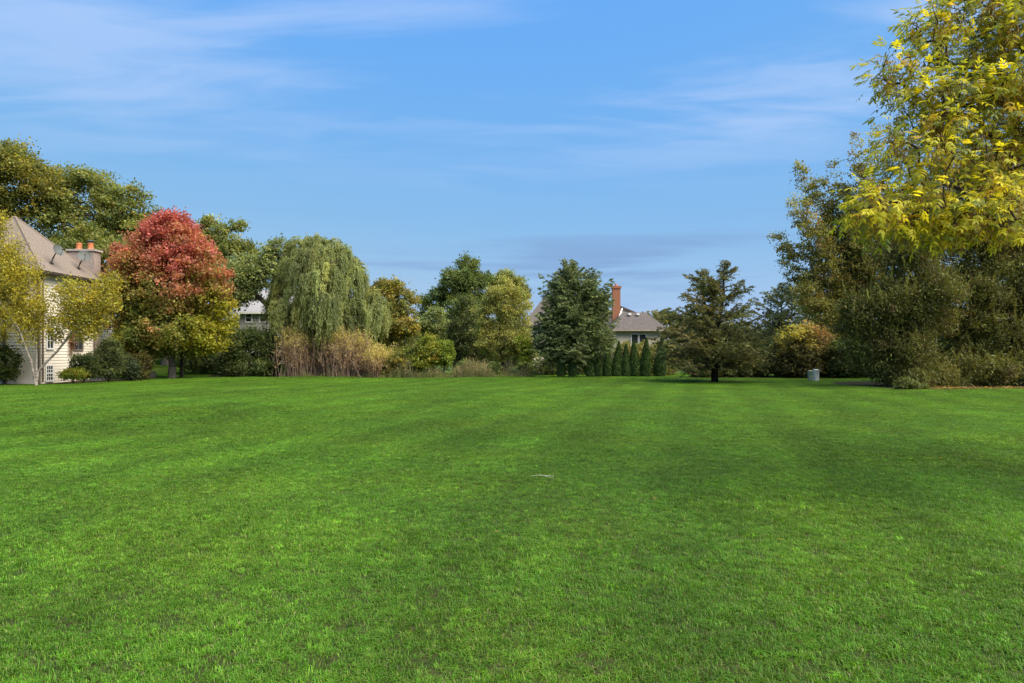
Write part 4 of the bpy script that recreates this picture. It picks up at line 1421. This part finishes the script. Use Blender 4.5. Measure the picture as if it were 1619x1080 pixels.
def juniper(label, D, base_px, lobes, n, seed):
    root, arr, cen = tree('juniper_tree', label, 'tree', D, base_px, lobes, JUN, n, seed, (.145, .045), .36, per=48, trunk=.22, shell=.5, sub=6, lead=(0, 0, .55), mat=NEEDLE, sk_n=260, group='junipers in the litter bed', flat=.8)
    # lighter feathery shoots standing out of the mass
    r = np.random.default_rng(seed + 7)
    k = cen[r.permutation(len(cen))[:620]]
    k = k[k[:, 1] < D + .5]
    m_ = 60
    n2 = len(k) * m_
    i = np.repeat(np.arange(len(k)), m_)
    d = unit(np.stack([r.normal(0, .55, len(k)), r.normal(-.35, .3, len(k)), np.full(len(k), .75)], 1))
    t = r.random(n2)
    ln = r.uniform(.35, 1.05, len(k))
    tone = np.exp(r.normal(0, .28, len(k)))
    pos = k[i] + d[i] * (t * ln[i])[:, None] + np.array([0, 0, .12]) * (t ** 2)[:, None] + r.normal(0, .035, (n2, 3)) * (1.3 - t)[:, None]
    pos[:, 2] = np.maximum(pos[:, 2], ground_z(pos[:, 0], pos[:, 1]) + .05)
    V, Q, C = leaves(pos, d[i] + r.normal(0, .5, (n2, 3)), r.normal(0, 1, (n2, 3)), .11, .035, np.array(TIP) * tone[i][:, None] * np.exp(r.normal(0, .18, (n2, 1))))
    tag(link('shoots', np_mesh('shoots', V, Q, C), NEEDLE, root), kind='stuff')


juniper('big dark olive juniper whose skirt reaches the lawn beside the pedestals', 32.0, 1440,
        lob((1400, 582, 40, 28, -.2), (1372, 550, 40, 40), (1440, 570, 60, 46, -.6), (1400, 490, 62, 50), (1455, 480, 66, 60, -.6), (1440, 420, 54, 50), (1455, 360, 46, 46), (1460, 600, 50, 16, -1.4), (1350, 500, 26, 40, .3)), 80000, 611)
juniper('tall dark olive juniper standing in the middle of the litter bed', 34.3, 1545,
        lob((1535, 588, 60, 26, -2.6), (1560, 535, 66, 50, -.6), (1520, 480, 60, 56, -.4), (1570, 445, 60, 56), (1540, 380, 56, 52), (1520, 320, 46, 56), (1560, 285, 40, 50), (1590, 585, 50, 24, -1)), 88000, 612)
juniper('dark olive juniper farthest from the pedestals, under the yellow ash', 34.0, 1650,
        lob((1640, 575, 60, 32, -.8), (1620, 500, 56, 60), (1670, 490, 66, 60), (1640, 410, 56, 60), (1625, 330, 54, 60), (1650, 260, 50, 56), (1690, 570, 50, 34), (1720, 520, 44, 60)), 62000, 613)
shrub('low leafy weed clump at the foot of the first juniper', 28.7, 1440, lob((1432, 608, 14, 12), (1450, 614, 16, 7), (1424, 615, 10, 6)), [((.085, .105, .035), 3), ((.12, .14, .05), 1)], 2200, 234, (.09, .065), .14, trunk=.02)

shrub('tall dark thicket closing the gap behind the junipers', 41, 1560, lob((1480, 560, 50, 50), (1540, 555, 56, 56), (1600, 550, 56, 60), (1660, 550, 56, 60), (1720, 560, 50, 50), (1570, 480, 60, 50), (1650, 470, 60, 50)), SHRUBD, 30000, 236, (.17, .11), .45, trunk=.1)
# ---- two utility pedestals
for px, y0_, hh2, ww, cl_, lab in ((1281.8, 39.9, .62, .125, (.38, .42, .27), 'green-tinted utility pedestal, the shorter of the pair by the shrub'),
                                 (1290.3, 39.5, .68, .125, (.78, .76, .68), 'pale grey utility pedestal, the taller of the pair by the shrub')):
    x = (px - CX) / F * y0_
    zg = float(ground_z(x, y0_))
    root = thing('utility_pedestal', lab, 'utility pedestal', (x, y0_, zg))
    mt = surf('pedestal_%s' % ('green' if cl_[0] < .4 else 'grey'), cl_, [c * .85 for c in cl_], 5, .6)
    m = MB(); m.box(x - ww, x + ww, y0_ - .12, y0_ + .12, zg - .05, zg + hh2 - .10); m.build('post', mt, root)
    m = MB(); m.box(x - ww - .012, x + ww + .012, y0_ - .135, y0_ + .135, zg + hh2 - .10, zg + hh2 - .02)
    m.solid([(x - ww - .012, y0_ - .135, zg + hh2 - .019), (x + ww + .012, y0_ - .135, zg + hh2 - .019), (x + ww - .01, y0_ + .1, zg + hh2 + .012), (x - ww + .01, y0_ + .1, zg + hh2 + .012)], (0, 0, -.02))
    m.build('cap', mt, root)
    m = MB(); m.box(x - .02, x + .02, y0_ - .132, y0_ - .121, zg + hh2 * .62, zg + hh2 * .70); m.build('latch', GUTTER, root)

# ---- fallen leaves under the junipers and on the slope behind the maple
r = np.random.default_rng(800)
n = 2780
x = np.concatenate([r.uniform(17.5, 29, 1700), r.uniform(-31, -17, 900), r.uniform(-8, 9, 180)])
y = np.concatenate([28.3 + 1.0 * np.abs(r.normal(0, 1, 1700)) + .10 * np.maximum(0, np.abs(x[:1700] - 19) - 1.5), r.uniform(49, 60, 900), r.uniform(4, 22, 180)])
pos = np.stack([x, y, ground_z(x, y) + .03 + .02 * r.random(n)], 1)
V, Q, C = leaves(pos, r.normal(0, 1, (n, 3)) * [1, 1, .15], r.normal(0, .3, (n, 3)) + [0, 0, 1], np.where(np.arange(n) < 2600, .09, .045), np.where(np.arange(n) < 2600, .06, .022), pick_cols([((.20, .13, .06), 3), ((.12, .075, .04), 3), ((.30, .22, .06), 1)], n, r, .25))
tag(link('fallen_leaves', np_mesh('fallen_leaves', V, Q, C), LEAF), 'brown fallen leaves scattered under the junipers and maple', 'fallen leaves', kind='stuff')

# ---- pale twig on the lawn
p = P(858, 761.5, CH * F / 201.5)
tw = thing('twig', 'thin pale straw-coloured twig lying on the open lawn', 'twig', (p[0], p[1], float(ground_z(p[0], p[1])) + .055))
zt = float(ground_z(p[0], p[1])) + .062
m = MB(); m.tube([(p[0] - .15, p[1] + .01, zt), (p[0] - .05, p[1], zt + .012), (p[0] + .06, p[1] - .01, zt + .006), (p[0] + .15, p[1], zt)], [.002, .0026, .0026, .0012], 6)
st_ = surf('straw', (.62, .56, .44), None, 8, .7)
m.build('stem', st_, tw)
m = MB(); m.tube([(p[0] + .02, p[1] - .005, zt + .008), (p[0] + .08, p[1] - .07, zt - .004), (p[0] + .13, p[1] - .09, zt - .004)], [.003, .002, .001], 5); m.build('side_twig', st_, tw)

# ---- far wood beyond the gardens
r = np.random.default_rng(900)
n = 60000
x = r.uniform(-125, 125, n)
dep = r.uniform(98, 112, n)
top = 3.2 + 4.2 * vnoise(x / 7 + 30, dep / 30, 91) + 1.6 * vnoise(x / 1.9, dep / 9, 92)
z = top * (1 - r.random(n) ** 1.6)
pos = np.stack([x, dep, z], 1) + r.normal(0, .25, (n, 3))
pos[:, 2] = np.maximum(pos[:, 2], .1)
kk = vnoise(x / 6, dep / 6, 93)[:, None]
col = (np.array([.06, .075, .03]) * (1 - kk) + np.array([.13, .125, .045]) * kk) * np.exp(r.normal(0, .22, (n, 1)))
V, Q, C = leaves(pos, r.normal(0, 1, (n, 3)), r.normal(0, .7, (n, 3)) + [0.2, -.6, .6], .75, .5, col)
tag(link('far_wood', np_mesh('far_wood', V, Q, C), LEAF), 'low distant belt of mixed trees along the horizon', 'wood', kind='stuff')

# ------------------------------------------------------------------ the ash in the foreground
r = np.random.default_rng(1000)
AD = 7.6
ash_lobes = [(1425, 335, 70, 48, -.3), (1375, 345, 36, 26, -.4), (1545, 345, 66, 48, -.4), (1490, 255, 80, 70, -.2), (1420, 130, 46, 26, .2), (1470, 170, 50, 60, .1), (1560, 210, 90, 90, .3), (1480, 60, 40, 42, .3),
             (1560, 80, 80, 80, .5), (1620, 330, 60, 60, -.2), (1620, 120, 90, 120, .2), (1540, 10, 60, 40, .6), (1470, 370, 50, 30, -.1),
             (1740, 250, 120, 130, .6), (1740, 40, 140, 120, .8), (1640, -80, 110, 90, 1.0), (1860, 100, 130, 160, 1.0)]
LW = lobes_world([(q[0], q[1] - 14, *q[2:]) for q in ash_lobes], AD)
base = np.array([9.3, 9.4, float(ground_z(9.3, 9.4)) - .05])
ash = thing('ash_tree', 'near ash tree whose yellow-green branches hang over the lawn', 'tree', base)
K = 860
wts = LW[:, 3] * LW[:, 5] * np.where(np.arange(len(LW)) < 13, 1.5, .8)
li = r.choice(len(LW), K, p=wts / wts.sum())
cen = LW[li, :3] + unit(r.normal(0, 1, (K, 3))) * (.35 + .65 * r.random(K) ** .5)[:, None] * LW[li, 3:6]
ch = [base, base + [-.05, 0, 1.4], base + [-.2, -.05, 2.4], base + [-.7, -.2, 3.1], base + [-1.6, -.5, 3.5]]
arr, par, rd, _ = skeleton(ch, cen, .0055, .42, .06, r)
f_ = lambda q: .0055 * (q / .0055) ** (math.log(.20 / .0055) / math.log(rd[1] / .0055))
ra_ = f_(np.minimum(rd[par[1:]], rd[1:] * 1.3)); ra_[0] *= 1.3
V, Q = frustums(arr[par[1:]], arr[1:], ra_, f_(rd[1:]), 7)
link('trunk', np_mesh('trunk', V, Q), BARK, ash)


def leaflet_shape():
    """outline of one ash leaflet, long axis x, unit length, slightly folded"""
    xs = np.array([0, .12, .35, .65, .88, 1.0])
    hw = np.array([0, .11, .185, .165, .075, 0])
    v = [(0, 0, 0)]
    for a, w_ in zip(xs[1:-1], hw[1:-1]):
        v += [(a, w_, .05 * a + w_ * .28), (a, -w_, .05 * a + w_ * .28)]
    v.append((1.0, 0, -.06))
    f = [(0, 1, 2), (1, 3, 4, 2), (3, 5, 6, 4), (5, 7, 8, 6), (7, 9, 8)]
    return np.array(v), f


LV, LF = leaflet_shape()


def compound(r):
    """one pinnate leaf along +x in its own frame: list of leaflet transforms"""
    out = []
    npair = r.integers(2, 4)
    Lr = r.uniform(.15, .22)
    sag = r.uniform(.05, .35)
    for i in range(npair):
        t = .38 + .52 * i / max(npair - 1, 1)
        for s in (-1, 1):
            out.append((t * Lr, -sag * t * t * Lr, s * r.uniform(.75, 1.1), r.uniform(.072, .098), r.normal(0, .25)))
    out.append((Lr, -sag * Lr, r.normal(0, .1), r.uniform(.085, .11), r.normal(0, .2)))
    return out, Lr, sag


def compound_mesh(seed):
    r = np.random.default_rng(seed)
    comp, Lr, sag = compound(r)
    V, Fc = [], []
    for (x, z, a, L, tw_) in comp:
        v = LV * L
        v = np.stack([v[:, 0], v[:, 1] * math.cos(tw_) - v[:, 2] * math.sin(tw_), v[:, 1] * math.sin(tw_) + v[:, 2] * math.cos(tw_)], 1)
        dz = -.25 * v[:, 0] ** 2 / L - .2 * v[:, 0]
        v = np.stack([v[:, 0] * math.cos(a) - v[:, 1] * math.sin(a) + x, v[:, 0] * math.sin(a) + v[:, 1] * math.cos(a), v[:, 2] + z + dz], 1)
        b = len(V)
        V += v.tolist()
        Fc += [tuple(b + i for i in f) for f in LF]
    b = len(V)                                                       # the stalk
    for t in (0, .5, 1):
        for o in ((0, .0016, 0), (0, -.0016, .001), (0, 0, -.002)):
            V.append((t * Lr + o[0], o[1], -sag * t * t * Lr + o[2]))
    for i in range(2):
        for j in range(3):
            Fc.append((b + i * 3 + j, b + i * 3 + (j + 1) % 3, b + i * 3 + 3 + (j + 1) % 3, b + i * 3 + 3 + j))
    return np.array(V), Fc


ASHC = [((.48, .46, .026), 4), ((.60, .53, .026), 3.4), ((.30, .33, .034), 3.2), ((.52, .34, .02), .7), ((.17, .21, .05), 2.0)]
NV = 8
variants = [compound_mesh(1100 + i) for i in range(NV)]
vm = []
for i, (v, f) in enumerate(variants):
    for j in range(5):
        me = bpy.data.meshes.new('leaf')
        me.from_pydata(v.tolist(), [], f)
        a = me.color_attributes.new('col', 'FLOAT_COLOR', 'POINT')
        c4 = np.ones((len(v), 4), np.float32)
        c4[:, :3] = np.array(ASHC[j][0]) * np.exp(r.normal(0, .1))
        a.data.foreach_set('color', c4.ravel())
        me.materials.append(ASHLEAF)
        vm.append(me)

per = 8
nl = K * per
ci = np.repeat(np.arange(K), per)
o_ = r.normal(0, 1, (nl, 3)) * [.085, .085, .07]
pos = cen[ci] + o_
outd = unit(cen - np.array([9.0, 9.3, 4.2]))[ci]
U = unit(o_ / .085 * .55 + outd * .6 + r.normal(0, .35, (nl, 3)) + [0, 0, -.25])
Z = unit(r.normal(0, .38, (nl, 3)) + [-.05, -.15, 1.0])
Yv = unit(np.cross(Z, U)); Z = np.cross(U, Yv)
scl = r.uniform(.48, .84, nl)
var = r.integers(0, NV, nl)
hfrac = np.clip((pos[:, 2] - 2.5) / 3.0, 0, 1)
cw = np.array([c[1] for c in ASHC])
cwt = np.where(np.arange(5)[None] < 2, cw[None] * (1.25 - .75 * hfrac[:, None]), cw[None] * (.7 + 1.3 * hfrac[:, None]))
cwt[:, 3] = .6
clump_shift = r.integers(0, 5, K)[ci]
ck = np.array([r.choice(5, p=w_ / w_.sum()) for w_ in cwt])
ck = np.where(r.random(nl) < .25, np.where(clump_shift == 3, ck, clump_shift), ck)
# the 300 leaves that show best are objects of their own
scr_x = CX + pos[:, 0] / pos[:, 1] * F
scr_y = HOR - (pos[:, 2] - CH) / pos[:, 1] * F
vis = (scr_x < 1610) & (scr_y > 5)
front = pos[:, 1] + .004 * scr_x * 0
score = np.where(vis, pos[:, 1], 99) + r.normal(0, .12, nl)
own = set(np.argsort(score)[:300].tolist())
from mathutils import Matrix
offv = Vector([float(v) for v in base])
Vs, Qs, Ts, Cs = [], [], [], []
vb = 0
for i in range(nl):
    if i in own:
        o = bpy.data.objects.new('leaf', vm[var[i] * 5 + ck[i]])
        COL.objects.link(o)
        M3 = Matrix((U[i], Yv[i], Z[i])).transposed()
        o.parent = ash
        o.matrix_local = Matrix.Translation(Vector(pos[i]) - offv) @ M3.to_4x4() @ Matrix.Scale(scl[i], 4)
for v_ in range(NV):
    idx = np.array([i for i in np.where(var == v_)[0] if i not in own])
    V0, F0 = variants[v_]
    M3 = np.stack([U[idx], Yv[idx], Z[idx]], 1)
    W_ = np.einsum('vk,nkj->nvj', V0, M3) * scl[idx][:, None, None] + pos[idx][:, None, :]
    nv0 = len(V0)
    q = np.array([f for f in F0 if len(f) == 4]); t3 = np.array([f for f in F0 if len(f) == 3])
    t = np.concatenate([t3, q[:, [0, 1, 2]], q[:, [0, 2, 3]]])
    Ts.append((t[None] + (np.arange(len(idx)) * nv0)[:, None, None] + vb).reshape(-1, 3))
    cc_ = np.array([c[0] for c in ASHC])[ck[idx]] * np.exp(r.normal(0, .14, (len(idx), 1)))
    Cs.append(np.repeat(cc_, nv0, 0))
    Vs.append(W_.reshape(-1, 3))
    vb += len(idx) * nv0
fo = link('foliage', np_mesh('foliage', np.concatenate(Vs), np.concatenate(Ts), np.concatenate(Cs), tri=True), ASHLEAF, ash)
tag(fo, kind='stuff')
# hanging bunches of dry brown seed keys
ks = r.permutation(K)[:520]
n = 520 * 80
ci = np.repeat(ks, 80)
pos = cen[ci] + r.normal(0, 1, (n, 3)) * [.055, .055, .085] + [0, 0, -.11]
V, Q, C = leaves(pos, r.normal(0, .35, (n, 3)) + [0, 0, -1], r.normal(0, 1, (n, 3)), .042, .009, pick_cols([((.30, .20, .075), 3), ((.20, .125, .055), 2), ((.34, .25, .09), 1)], n, r, .2))
tag(link('seed_bunches', np_mesh('seed_bunches', V, Q, C), LEAF, ash), 'dry brown bunches of seed keys', kind='stuff')
